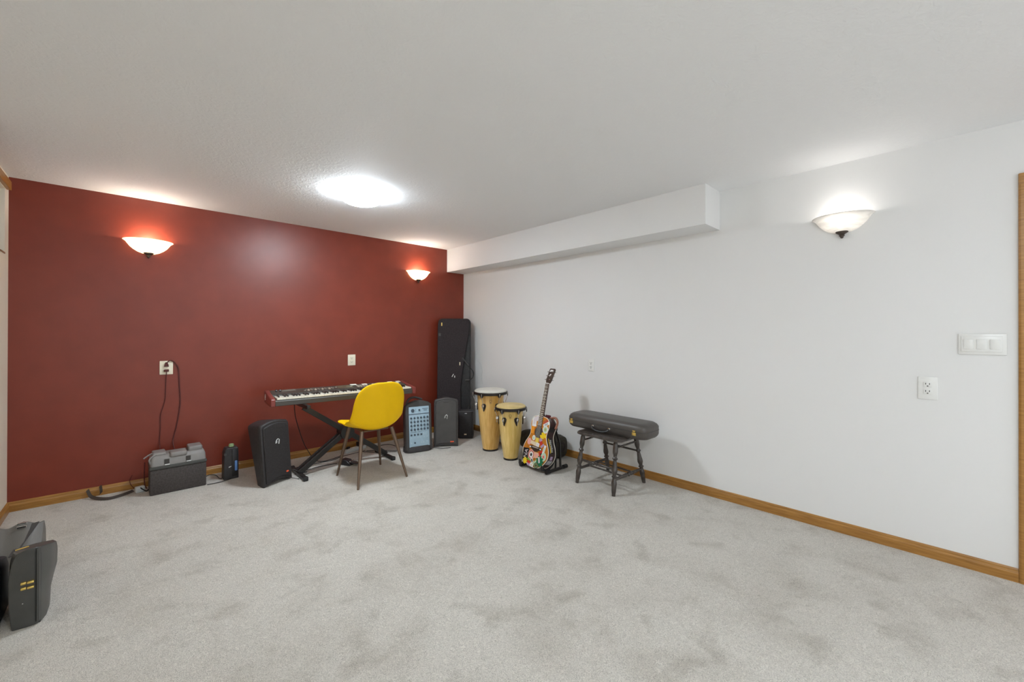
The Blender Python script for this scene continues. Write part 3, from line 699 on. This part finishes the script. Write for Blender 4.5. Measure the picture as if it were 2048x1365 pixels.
cable('power_cable', 'black cable hanging from the keyboard to the carpet behind the stand', [(-2.14, -.34, .61), (-2.12, -.30, .48), (-2.08, -.27, .34), (-2.03, -.24, .2), (-1.98, -.22, .10), (-1.93, -.24, .015), (-1.87, -.30, .004), (-1.76, -.28, .004), (-1.66, -.22, .004)], .0035)
cable('power_cable', 'black cable running along the carpet from left speaker to power strip', [(-2.24, -.36, .02), (-2.14, -.33, .004), (-1.95, -.32, .004), (-1.80, -.33, .004), (-1.70, -.28, .004), (-1.60, -.25, .004), (-1.50, -.235, .004), (-1.42, -.215, .004)], .003)
cable('power_cable', 'black cable crossing the carpet below the stand pivot', [(-2.18, -.52, .01), (-2.05, -.46, .004), (-1.92, -.44, .004), (-1.80, -.46, .004)], .003)
cable('power_cable', 'coiled black cable on the carpet left of powered mixer', [(-1.335, -.06, .02), (-1.30, -.14, .004), (-1.25, -.20, .02), (-1.18, -.26, .03), (-1.14, -.36, .02), (-1.17, -.44, .004), (-1.25, -.38, .004), (-1.33, -.30, .004), (-1.42, -.24, .004)], .0035)
cable('power_cable', 'black cable lying in front of the coil by powered mixer', [(-1.46, -.24, .004), (-1.38, -.34, .004), (-1.28, -.42, .004), (-1.20, -.48, .004)], .003)
cable('speaker_cable', 'black cable with red plug at foot of the left speaker', [(-2.235, -.648, .095), (-2.20, -.66, .075), (-2.15, -.655, .048), (-2.12, -.64, .042)], .004)
cable('speaker_cable', 'thin black cable on the carpet right of the left speaker', [(-2.23, -.60, .01), (-2.19, -.66, .003), (-2.19, -.655, .003), (-2.185, -.64, .004)], .002)

# ------------------------------------------------------------------ conga drums
def conga(loc, hgt, rb, rt_, rr_, label, stave, head, rot, lugs):
    t = thing('conga_drum', label, 'drum', loc, rot)
    prof = []
    for k in range(13):
        f = k/12; prof.append((rb+(rt_-rb)*(f**.85)+.006*math.sin(PI*f), .012+(hgt-.03-.012)*f))
    B().lathe([(0, .012)]+prof+[(0, hgt-.03)], 48).build('shell', stave, t)
    B().lathe([(0, 0), (rb+.003, 0), (rb+.004, .012), (rb+.001, .018), (0, .018)], 40).build('foot_ring', MT['rim'], t)
    # crown rim
    b = B(); R = rr_
    b.lathe([(R-.018, hgt-.035), (R-.004, hgt-.036), (R+.002, hgt-.03), (R+.002, hgt-.014), (R-.004, hgt-.008), (R-.018, hgt-.010)], 48)
    b.build('crown_rim', MT['rim'], t)
    B().lathe([(R-.008, hgt-.016), (R-.012, hgt+.002), (R-.03, hgt+.012), (R*.55, hgt+.014), (0, hgt+.012)], 48).build('drum_head', head, t)
    for k in range(lugs):
        a = rad(360/lugs*k); r1 = rb+(rt_-rb)*((hgt*.79)/hgt)**.85+.006
        m = Matrix.Rotation(a, 4, 'Z')
        z1 = hgt*.77
        b = B().prism([(.0, z1-.062), (.022, z1-.012), (.024, z1+.008), (.014, z1+.022), (-.014, z1+.022), (-.024, z1+.008), (-.022, z1-.012)], -.004, .006, m @ Matrix.Translation((0, -r1-.001, 0)))
        pl = b.build('lug_plate', MT['rim'], t, smooth=False, bevel=.002)
        b = B().rbox((-.010, -r1-.028, z1-.012), (.010, -r1, z1+.012), .004, 2, m)
        b.build('lug_block', MT['chrome'], pl)
        b = B().tube([m @ Vector(p) for p in spline([(0, -r1-.020, z1-.045), (0, -r1-.020, z1+.02), (0, -R-.004, hgt-.05), (0, -R-.006, hgt-.02)], 4)], .0027, 6)
        b.build('tension_rod', MT['chrome'], t)
        b = B().prism([(-.022, hgt-.034), (.022, hgt-.034), (.008, hgt-.058), (-.008, hgt-.058)], -.004, .004, m @ Matrix.Translation((0, -R, 0)))
        b.build('rim_bracket', MT['rim'], t, smooth=False)
    # burned oval badge with small ring marks, facing the room
    m = Matrix.Rotation(rad(360/lugs*.5), 4, 'Z'); z1 = hgt*.85; rr1 = rb+(rt_-rb)*.87+.006
    b = B()
    for dz, r in ((0, .012), (-.020, .007)):
        b.tube([m @ Vector((r*math.cos(q), -rr1-.001+.0*q, z1+dz+r*math.sin(q))) for q in [2*PI*k/16 for k in range(17)]], .0012, 5)
    b.build('badge', MT['fret'], t)
    return t
conga((-.425, -1.065, 0), .628, .080, .143, .180, 'taller conga drum with a white head and pale wood shell', MT['stave'], MT['headw'], rad(-70), 6)
conga((-.487, -1.448, 0), .522, .068, .122, .155, 'shorter conga drum with a tan head in front', MT['stave2'], MT['headn'], rad(-75), 6)

# ------------------------------------------------------------------ soft bags by the white wall
t = thing('gig_bag', 'olive black soft bag lying behind the guitar and short drum', 'bag', (-.125, -1.545, 0), 0)
b = B(); R_ = []
for y, rx, rz in ((-.27, .055, .075), (-.25, .085, .10), (-.2, .095, .112), (0, .10, .112), (.16, .10, .105), (.25, .09, .09), (.29, .06, .07)):
    R_.append([(rx*math.copysign(abs(math.cos(a))**.7, math.cos(a)), y, .115+rz*math.copysign(abs(math.sin(a))**.7, math.sin(a))) for a in [2*PI*k/20 for k in range(20)]])
b.loft(R_); b.build('bag_body', MT['bag'], t)
b = B().lathe([(.030, 0), (.045, .0), (.045, .01), (.030, .01)], 24, Matrix.Translation((-.02, -.262, .125)) @ Matrix.Rotation(PI/2, 4, 'X'))
b.build('end_patch', MT['velour'], t)
t = thing('gig_bag', 'plum black soft bag on the carpet behind the tall drum', 'bag', (-.125, -.92, 0), 0)
b = B(); R_ = []
for y, rx, rz in ((-.22, .07, .08), (-.18, .105, .11), (0, .11, .118), (.22, .11, .112), (.30, .09, .09), (.32, .06, .06)):
    R_.append([(rx*math.copysign(abs(math.cos(a))**.7, math.cos(a)), y, .120+rz*math.copysign(abs(math.sin(a))**.7, math.sin(a))) for a in [2*PI*k/20 for k in range(20)]])
b.loft(R_); b.build('bag_body', MT['bag2'], t)
B().rbox((-.125, -.14, .035), (-.112, -.08, .10), .005, 2).build('pale_patch', MT['adapter'], t)
B().rbox((-.118, -.20, .16), (-.09, .28, .185), .008, 2).build('bag_flap', MT['dark'], t)

# ------------------------------------------------------------------ guitar on an A-frame stand
t = thing('guitar_stand', 'black folding A-frame stand holding the sticker-covered guitar', 'guitar stand', (-.43, -1.845, 0), 0)
for y, xa, xb in ((-.150, -.145, .135), (.160, -.155, .13)):
    fb = B().tube([(xa+.03, y, .016), (xb-.03, y, .016)], .0135, 10).build('floor_bar', MT['blackm'], t)
    for x, s in ((xa, 1), (xb, -1)): B().tube([(x, y, .018), (x+s*.05, y, .018)], .018, 10).build('rubber_foot', MT['cable'], t)
for s in (-1, 1):
    B().tube([(.05, s*.150, .02), (.085, s*.11, .22), (.10, s*.045, .34)], .010, 8).build('rear_leg', MT['blackm'], t)
    B().tube([(-.02, s*.150, .02), (.04, s*.11, .17), (.09, s*.04, .33)], .008, 8).build('front_leg', MT['blackm'], t)
    B().tube(spline([(.02, s*.12, .12), (-.03, s*.125, .06), (-.09, s*.135, .036), (-.14, s*.138, .034), (-.178, s*.138, .055)], 4), .010, 8).build('support_arm', MT['cable'], t)
    B().rbox((-.188, s*.138-.016, .035), (-.170, s*.138+.016, .078), .007, 2).build('hook_pad', MT['cable'], t)
B().rbox((.078, -.06, .325), (.118, .06, .36), .006, 2).build('hinge_block', MT['blackm'], t)

GY = -1.848
t = thing('acoustic_guitar', 'acoustic guitar covered with colourful stickers on its stand', 'guitar', (-.592, GY, .034), (rad(-14), 0, rad(-90-4)))
t.scale = (.93, .93, .93)
half = spline([(0.0, 0, 0.0), (.07, 0, .010), (.125, 0, .045), (.168, 0, .10), (.178, 0, .155), (.160, 0, .215), (.128, 0, .268), (.112, 0, .310), (.116, 0, .355), (.128, 0, .40), (.122, 0, .445), (.085, 0, .480), (.035, 0, .490), (0, 0, .490)], 5)
out = [(p.x, p.z) for p in half]+[(-p.x, p.z) for p in half[1:-1]][::-1]
D = .098
B().prism(out, .003, D-.003).build('body_side', MT['gside'], t)
B().prism(out, 0, .003).build('soundboard', MT['gtop'], t, smooth=False)
B().prism(out, D-.003, D).build('back', MT['gside'], t, smooth=False)
b = B()
ring = [Vector((x, .001, z)) for x, z in out]; b.tube(ring+[ring[0]], .0035, 6)
b.tube([Vector((x, D-.001, z)) for x, z in out]+[Vector((out[0][0], D-.001, out[0][1]))], .0035, 6)
b.build('binding', MT['bind'], t)
B().lathe([(0, 0), (.05, 0), (.05, .0012), (0, .0012)], 32, Matrix.Translation((0, 0, .335)) @ Matrix.Rotation(PI/2, 4, 'X')).build('sound_hole', MT['slot'], t)
B().lathe([(.05, 0), (.056, 0), (.056, .0016), (.05, .0016)], 32, Matrix.Translation((0, 0, .335)) @ Matrix.Rotation(PI/2, 4, 'X')).build('rosette', MT['headst'], t)
br = B().prism([(-.085, .190), (-.06, .198), (.06, .198), (.085, .190), (.085, .178), (.05, .168), (.02, .150), (-.02, .150), (-.05, .168), (-.085, .178)], -.008, 0).build('bridge', MT['headst'], t, bevel=.002)
B().box((-.045, -.011, .186), (.045, -.008, .190)).build('saddle', MT['bind'], br, smooth=False)
for x in (-.072, .072): B().box((x-.010, -.010, .178), (x+.010, -.008, .188)).build('bridge_inlay', MT['plate'], br, smooth=False)
NB, NT = .37, .815
b = B(); b.loft([[(-wd, -.006, z), (wd, -.006, z), (wd, .0, z), (-wd, .0, z)] for z, wd in ((NB, .029), (NT, .0225))])
fb = b.build('fingerboard', MT['fret'], t, smooth=False)
b = B(); b.loft([[(-wd, 0, z), (wd, 0, z), (wd*.8, .014*d_, z), (wd*.4, .022*d_, z), (-wd*.4, .022*d_, z), (-wd*.8, .014*d_, z)] for z, wd, d_ in ((.485, .027, 2.6), (.52, .026, 1), (NT, .0215, .9))])
b.build('neck', MT['gside'], t)
L0 = NT-.185
for k in range(1, 19):
    z = .185+L0*2**(-k/12)
    if z < NB+.01: break
    wd = .0225+(.029-.0225)*(NT-z)/(NT-NB)
    B().box((-wd, -.0085, z-.0014), (wd, -.006, z+.0014)).build('fret', MT['bind'], fb, smooth=False)
    if k in (3, 5, 7, 9, 12): B().lathe([(0, 0), (.004, 0), (.004, .001), (0, .001)], 10, Matrix.Translation((0, -.006, z+.012)) @ Matrix.Rotation(PI/2, 4, 'X')).build('fret_dot', MT['bind'], fb)
B().box((-.0225, -.010, NT), (.0225, .004, NT+.006)).build('nut', MT['plate'], t, smooth=False)
hs = [(-.024, 0), (-.036, .03), (-.038, .145), (-.03, .158), (.03, .158), (.038, .145), (.036, .03), (.024, 0)]
mh = Matrix.Translation((0, 0, NT+.006)) @ Matrix.Rotation(rad(-13), 4, 'X')
head = B().prism(hs, 0, .015, mh).build('headstock', MT['headst'], t, bevel=.002)
B().prism([(-.024, .122), (.024, .122), (.018, .142), (-.018, .142)], -.001, 0, mh).build('headstock_badge', MT['plate'], head, smooth=False)
B().prism([(-.006, .07), (.008, .085), (.010, .10), (-.006, .095), (-.012, .08)], -.001, 0, mh).build('headstock_badge', MT['plate'], head, smooth=False)
for k in range(3):
    for s in (-1, 1):
        z = .035+k*.042
        b = B().lathe([(0, 0), (.006, 0), (.005, .014), (0, .014)], 10, mh @ Matrix.Translation((s*.02, 0, z)) @ Matrix.Rotation(PI/2, 4, 'X'))
        b.tube([mh @ Vector((s*.035, .008, z)), mh @ Vector((s*.052, .008, z))], .002, 6).lathe([(0, -.004), (.007, -.004), (.007, .004), (0, .004)], 10, mh @ Matrix.Translation((s*.055, .008, z)))
        b.build('tuning_peg', MT['chrome'], head)
for k in range(6):
    x = (k-2.5)
    B().tube([(x*.0105, -.0105, .180), (x*.0070, -.0105, NT)], .0005, 4).build('string', MT['chrome'], t)
B().tube(spline([(.05, .07, .485), (.10, .09, .50), (.15, .08, .46), (.165, .05, .40)], 4), .012, 6).build('hanging_strap', col('strap_rust', (.28, .10, .05, 1)), t)
B().rbox((.02, .03, .49), (.05, .08, .515), .004, 2).build('strap_button', col('plum', (.12, .02, .03, 1)), t)
# stickers: (kind, x, z, w, h, rot, colour)
cc = dict(white=(.78, .78, .76, 1), black=(.015, .013, .013, 1), yellow=(.80, .58, .02, 1), green=(.01, .17, .07, 1), dgreen=(.05, .08, .05, 1), red=(.60, .04, .02, 1), lilac=(.42, .30, .45, 1),
          pink=(.75, .38, .33, 1), cream=(.75, .62, .42, 1), orange=(.80, .30, .02, 1), mint=(.50, .66, .50, 1), peach=(.75, .45, .27, 1), lime=(.18, .42, .05, 1), pale=(.66, .60, .62, 1), rust=(.5, .09, .04, 1), olive=(.42, .45, .16, 1), grey=(.4, .4, .42, 1))
lay = [0]
def sticker(kind, x, z, w_, h_, rot, c, inner=None, y=None, m=None):
    lay[0] += 1; y0 = -.0002-.00018*lay[0] if y is None else y
    mm = (m or Matrix()) @ Matrix.Translation((x, 0, z)) @ Matrix.Rotation(rad(-rot), 4, 'Y')
    def shape(s):
        if kind == 'o': return [(s*w_/2*math.cos(a), s*h_/2*math.sin(a)) for a in [2*PI*k/24 for k in range(24)]]
        if kind == 's': return [(s*w_/2*(1+.18*math.cos(9*a))*math.cos(a)*.88, s*h_/2*(1+.18*math.cos(9*a))*math.sin(a)*.88) for a in [2*PI*k/54 for k in range(54)]]
        return [(px*s, pz*s) for px, pz in rrect(w_/2, h_/2, .003, 2)]
    o = B().prism(shape(1), y0-.0004, min(0, y0+.0004), mm).build('sticker', col('sticker_'+c, cc[c], .35), t, smooth=False)
    if inner:
        for j, (s, ci) in enumerate(inner): B().prism(shape(s), y0-.0007-.0003*j, y0-.0004, mm).build('sticker_print', col('sticker_'+ci, cc[ci], .35), o, smooth=False)
    return o, y0
sticker('r', -.085, .425, .060, .095, 8, 'white', [(.5, 'pale')])
sticker('o', -.050, .462, .10, .05, 20, 'pale')
sticker('r', .075, .445, .075, .035, 35, 'rust'); sticker('r', .085, .425, .08, .028, 30, 'white', [(.55, 'grey')])
sticker('o', .085, .375, .072, .072, 0, 'white', [(.75, 'mint'), (.4, 'olive')])
sticker('r', -.090, .345, .04, .07, 0, 'orange')
sticker('o', .080, .320, .08, .036, -25, 'yellow'); sticker('o', .055, .300, .06, .03, -20, 'yellow')
sticker('o', -.052, .272, .044, .050, 0, 'white', [(.6, 'mint')]); sticker('r', .0, .258, .042, .046, 0, 'yellow'); sticker('s', .050, .268, .045, .045, 0, 'lilac')
sticker('s', .062, .240, .046, .046, 0, 'red'); sticker('r', .085, .22, .05, .022, 40, 'lilac')
sticker('o', -.105, .228, .055, .065, 0, 'pink'); sticker('r', -.035, .222, .095, .034, -6, 'cream'); sticker('r', .02, .218, .04, .035, -6, 'white', [(.5, 'pale')])
o, y0 = sticker('r', -.123, .105, .082, .110, 6, 'black')
text_mesh('NA', .062, 'sticker_lettering', col('sticker_pale', cc['pale'], .35), o, (-.121, y0-.0010, .107), (PI/2, rad(-84), 0))
sticker('o', -.045, .110, .090, .100, 0, 'pink', [(.80, 'rust'), (.62, 'white'), (.3, 'black')])
sticker('r', .030, .118, .070, .055, 0, 'peach', [(.55, 'pink')]); sticker('r', .088, .140, .055, .062, 35, 'red', [(.35, 'black')])
sticker('r', .118, .190, .026, .085, -12, 'white', [(.5, 'mint')]); sticker('o', .125, .125, .07, .08, 0, 'mint', [(.5, 'pink'), (.2, 'red')])
sticker('s', -.118, .040, .062, .070, 0, 'yellow'); sticker('r', -.068, .060, .045, .020, -30, 'lime'); sticker('r', -.020, .060, .05, .03, -50, 'white', [(.6, 'dgreen')])
sticker('r', -.050, .034, .06, .024, -25, 'red'); sticker('r', .025, .052, .065, .03, 45, 'olive', [(.6, 'mint')])
o, y0 = sticker('s', .085, .075, .105, .105, 0, 'green'); sticker('r', .075, .085, .022, .055, 20, 'pale')
sticker('r', -.058, .014, .045, .022, -10, 'lilac'); sticker('r', -.015, .020, .05, .032, -5, 'white', [(.5, 'cream')]); sticker('o', .048, .028, .06, .055, 0, 'dgreen', [(.7, 'olive'), (.5, 'dgreen')])
# stickers on the side (facing +x local)
sm = B()
def sidestick(zc, h_, d_, c, r=False):
    # follow the waist outline between zc-h/2 and zc+h/2
    pts = [p for p in half if p.z > .05]
    def xw(z):
        for a, b_ in zip(pts, pts[1:]):
            if a.z <= z <= b_.z: return a.x+(b_.x-a.x)*(z-a.z)/max(1e-6, b_.z-a.z)
        return .12
    b = B(); zs = [zc-h_/2+h_*k/8 for k in range(9)]
    b.loft([[(xw(z)+.0005, D/2-d_/2, z), (xw(z)+.0018, D/2-d_/2, z), (xw(z)+.0018, D/2+d_/2, z), (xw(z)+.0005, D/2+d_/2, z)] for z in zs])
    return b.build('side_sticker', col('sticker_'+c, cc[c], .35), t), xw
o, xw = sidestick(.235, .13, .052, 'black'); sidestick(.235, .125, .008, 'yellow')[0].location = (.0006, -.020, 0)
sidestick(.385, .05, .06, 'black'); sidestick(.125, .035, .03, 'lilac'); sidestick(.075, .05, .06, 'grey')
tx = text_mesh('Hornitos', .033, 'side_lettering', col('sticker_white', cc['white'], .35), t, (0, 0, 0), (0, 0, 0), .0006)
for v in tx.data.vertices:
    a, b_, c_ = v.co; z_ = .235-a*.9
    v.co = (xw(z_)+.0026+c_, D/2+.001+b_*1.25, z_)
tx.data.update()

# ------------------------------------------------------------------ stool with violin case
t = thing('wooden_stool', 'dark turned-leg stool with a violin case on top', 'stool', (-.32, -2.48, 0), 0)
sf = [(-.208, .181), (-.23, -.183), (.200, -.195), (.234, .178)]
st = [(-.145, .165), (-.150, -.150), (.140, -.150), (.145, .165)]
SH = .395
b = B(); b.loft([[(x, y, z) for x, y in rrect(.195*s, .215*s, .05)] for z, s in ((SH, .95), (SH+.006, 1), (SH+.018, 1), (SH+.024, .97))]); b.build('seat', MT['stoolw'], t)
tp = [(0, .013), (.08, .019), (.20, .0205), (.29, .013), (.33, .021), (.36, .013), (.42, .016), (.55, .0225), (.63, .014), (.655, .022), (.685, .014), (.78, .021), (.88, .018), (1, .0135)]
def turned(name, p, q, prof, par, sc=1):
    p, q = Vector(p), Vector(q); pts = []; rs = []
    for f, r in prof: pts.append(p+(q-p)*f); rs.append(r*sc)
    P2 = []; R2 = []
    for i in range(len(pts)-1):
        for k in range(3):
            u = k/3; P2.append(pts[i].lerp(pts[i+1], u)); s = (1-math.cos(u*PI))/2; R2.append(rs[i]+(rs[i+1]-rs[i])*s)
    P2.append(pts[-1]); R2.append(rs[-1])
    return B().tube(P2, R2, 12).build(name, MT['stoolw'], par)
for (fx, fy), (sx, sy) in zip(sf, st): turned('leg', (sx, sy, SH+.003), (fx, fy, 0), tp, t)
def legp(i, z): f = 1-z/SH; return Vector((st[i][0]+(sf[i][0]-st[i][0])*f, st[i][1]+(sf[i][1]-st[i][1])*f, z))
strp = [(0, .010), (.2, .012), (.42, .016), (.46, .010), (.5, .018), (.54, .010), (.58, .016), (.8, .012), (1, .010)]
turned('side_stretcher', legp(0, .115), legp(3, .115), strp, t); turned('side_stretcher', legp(1, .115), legp(2, .115), strp, t)
for fr in (.32, .68):
    a = legp(0, .115).lerp(legp(3, .115), fr); c = legp(1, .115).lerp(legp(2, .115), fr); turned('cross_stretcher', a, c, [(0, .007), (1, .007)], t)
turned('front_stretcher', legp(0, .19), legp(1, .19), strp, t, .8)
turned('rear_stretcher', legp(3, .265), legp(2, .265), [(0, .007), (.5, .009), (1, .007)], t)
turned('upper_stretcher', legp(0, .345), legp(3, .345), [(0, .007), (1, .008)], t); turned('upper_stretcher', legp(1, .345), legp(2, .345), [(0, .007), (1, .008)], t)

t = thing('violin_case', 'oblong dark grey violin case with brass latches on the stool', 'violin case', (-.275, -2.462, SH+.0245), rad(-90+0))
# local: x along the case (toward camera-right), front (-y) faces the room
CL, CD, CH = .76, .25, .118
b = B(); b.loft([[(x, y, z) for x, y in rrect(CL/2*s, CD/2*s2, .055)] for z, s, s2 in ((0, .955, .86), (.012, .985, .95), (.03, 1, 1), (.058, 1, 1))]); b.build('case_body', MT['vinyl'], t)
b = B(); b.loft([[(x, y, z) for x, y in rrect(CL/2*s, CD/2*s2, .055)] for z, s, s2 in ((.060, 1, 1), (.084, 1, 1), (.102, .975, .93), (.114, .93, .82), (.118, .85, .62))]); b.build('case_lid', MT['vinyl'], t)
b = B(); b.loft([[(x, y, z) for x, y in rrect(CL/2+.002, CD/2+.002, .057)] for z in (.0565, .0605)]); b.build('seam_strip', MT['shell2'], t)
for x in (-.325, .285):
    l = B().rbox((x-.017, -CD/2-.006, .030), (x+.017, -CD/2+.002, .054), .002, 2).build('latch', MT['brass'], t)
    B().rbox((x-.012, -CD/2-.006, .058), (x+.012, -CD/2+.002, .070), .002, 2).build('hasp', MT['brass'], l)
h = B().tube(spline([(-.095, -CD/2-.012, .042), (-.085, -CD/2-.024, .026), (-.04, -CD/2-.034, .016), (.02, -CD/2-.034, .016), (.055, -CD/2-.024, .026), (.065, -CD/2-.012, .042)], 5), .007, 8).build('carry_handle', MT['black'], t)
for x in (-.095, .065): B().rbox((x-.011, -CD/2-.012, .034), (x+.011, -CD/2+.001, .052), .003, 2).build('handle_ring', MT['chrome'], h)

# ------------------------------------------------------------------ cases at the lower left
t = thing('hard_case', 'black shaped hard case with brass latch, nearest at lower left', 'instrument case', (-3.54, -1.62, 0), 0)
prof = [(0, .0), (.035, .004), (.10, .008), (.16, .025), (.215, .045), (.28, .048), (.31, .044), (.325, .038)]
def case_section(bulge, z, yb):
    return [(x, y, q*(1-.85*(y+.155))) for x, y, q in case_section0(bulge, z, yb)]
def case_section0(bulge, z, yb):
    # plan outline, clockwise: rim facing the camera, ridge, then lid
    return [(-.062, -.155, z), (-.012, -.160, z), (.012, -.158, z), (.020, -.150, z), (.026, -.152, z), (.040+bulge*.2, -.10, z), (.045+bulge*.5, -.02+yb, z), (.030+bulge*.4, .10+yb, z), (-.02, .14, z), (-.068, .10, z), (-.075, -.05, z)]
b = B(); b.loft([case_section(bu-.01, z, 0) for z, bu in prof])
for v in b.bm.verts:      # rounded rear shoulder of the rim
    if v.co.x < -.04 and v.co.z > .20: v.co.x += .020*((v.co.z-.20)/.12)**2; v.co.z -= .010*((v.co.z-.20)/.12)**2
    elif v.co.x < -.04: v.co.x += .010*(abs(v.co.z-.14)/.14)**2
b.build('case_body', MT['gcase'], t, bevel=.006)
b = B(); b.loft([[(.016, -.156, z), (.016, -.166, z), (.024, -.164, z), (.026, -.150, z)] for z in (.012, .16, .318)]); b.build('rim_ridge', MT['gcase'], t, bevel=.002)
for dz in (0, .022):
    l = B().rbox((-.028, -.168, .162+dz), (-.012, -.156, .172+dz), .002, 2).build('latch', MT['brass'], t)
    B().rbox((-.010, -.170, .162+dz), (.010, -.156, .171+dz), .002, 2).build('latch_plate', MT['brass'], l)
B().lathe([(0, 0), (.003, 0), (.002, .003), (0, .003)], 8, Matrix.Translation((-.022, -.160, .105)) @ Matrix.Rotation(PI/2, 4, 'X')).build('rivet', MT['chrome'], t)
B().tube([(-.045, -.14, .326), (-.008, -.142, .331)], .0025, 6).build('top_strip', MT['brass'], t)
t = thing('hard_case', 'grey hard case with chrome latches on top, by left wall', 'instrument case', (-3.70, -1.25, 0), 0)
def topz(x): return .262+.010*math.cos((x+.03)*62)
xs = [-.140+.282*k/24 for k in range(25)]
b = B(); secs = []
for x in xs:
    c = max(0, (x-.100)/.042)
    secs.append([(x, -.235+.05*c, 0), (x, -.240+.05*c, .02), (x, .030, topz(x)+.006), (x, .050, topz(x)), (x, .10, .20), (x, .12, 0)])
b.loft(secs); b.build('case_body', MT['gcase2'], t, bevel=.004)
for x in (-.062, .070):
    for k in (0, 1): B().rbox((x-.016, .000+k*.014, topz(x)-.016+k*.012), (x+.016, .010+k*.014, topz(x)-.006+k*.012), .001, 1).build('latch', MT['chrome'], t)
B().loft([[(x, y-.004, z), (x+.026, y-.004, z+.003), (x+.026, y+.004, z-.001), (x, y+.004, z-.004)] for x, y, z in ((.100, .030, .262), (.040, -.09, .160))]).build('edge_strip', MT['shell2'], t)
t = thing('hard_case', 'dark black case at the lower left edge, mostly out of frame', 'instrument case', (-3.735, -1.62, 0), 0)
b = B(); b.loft([[(x*s+.0, y*s, z*(1-.9*(y+.13))) for x, y in rrect(.105, .11, .04)] for z, s in ((0, .93), (.03, 1), (.25, 1), (.29, .94), (.302, .84))]); b.build('case_body', MT['dark'], t)  # sloping top
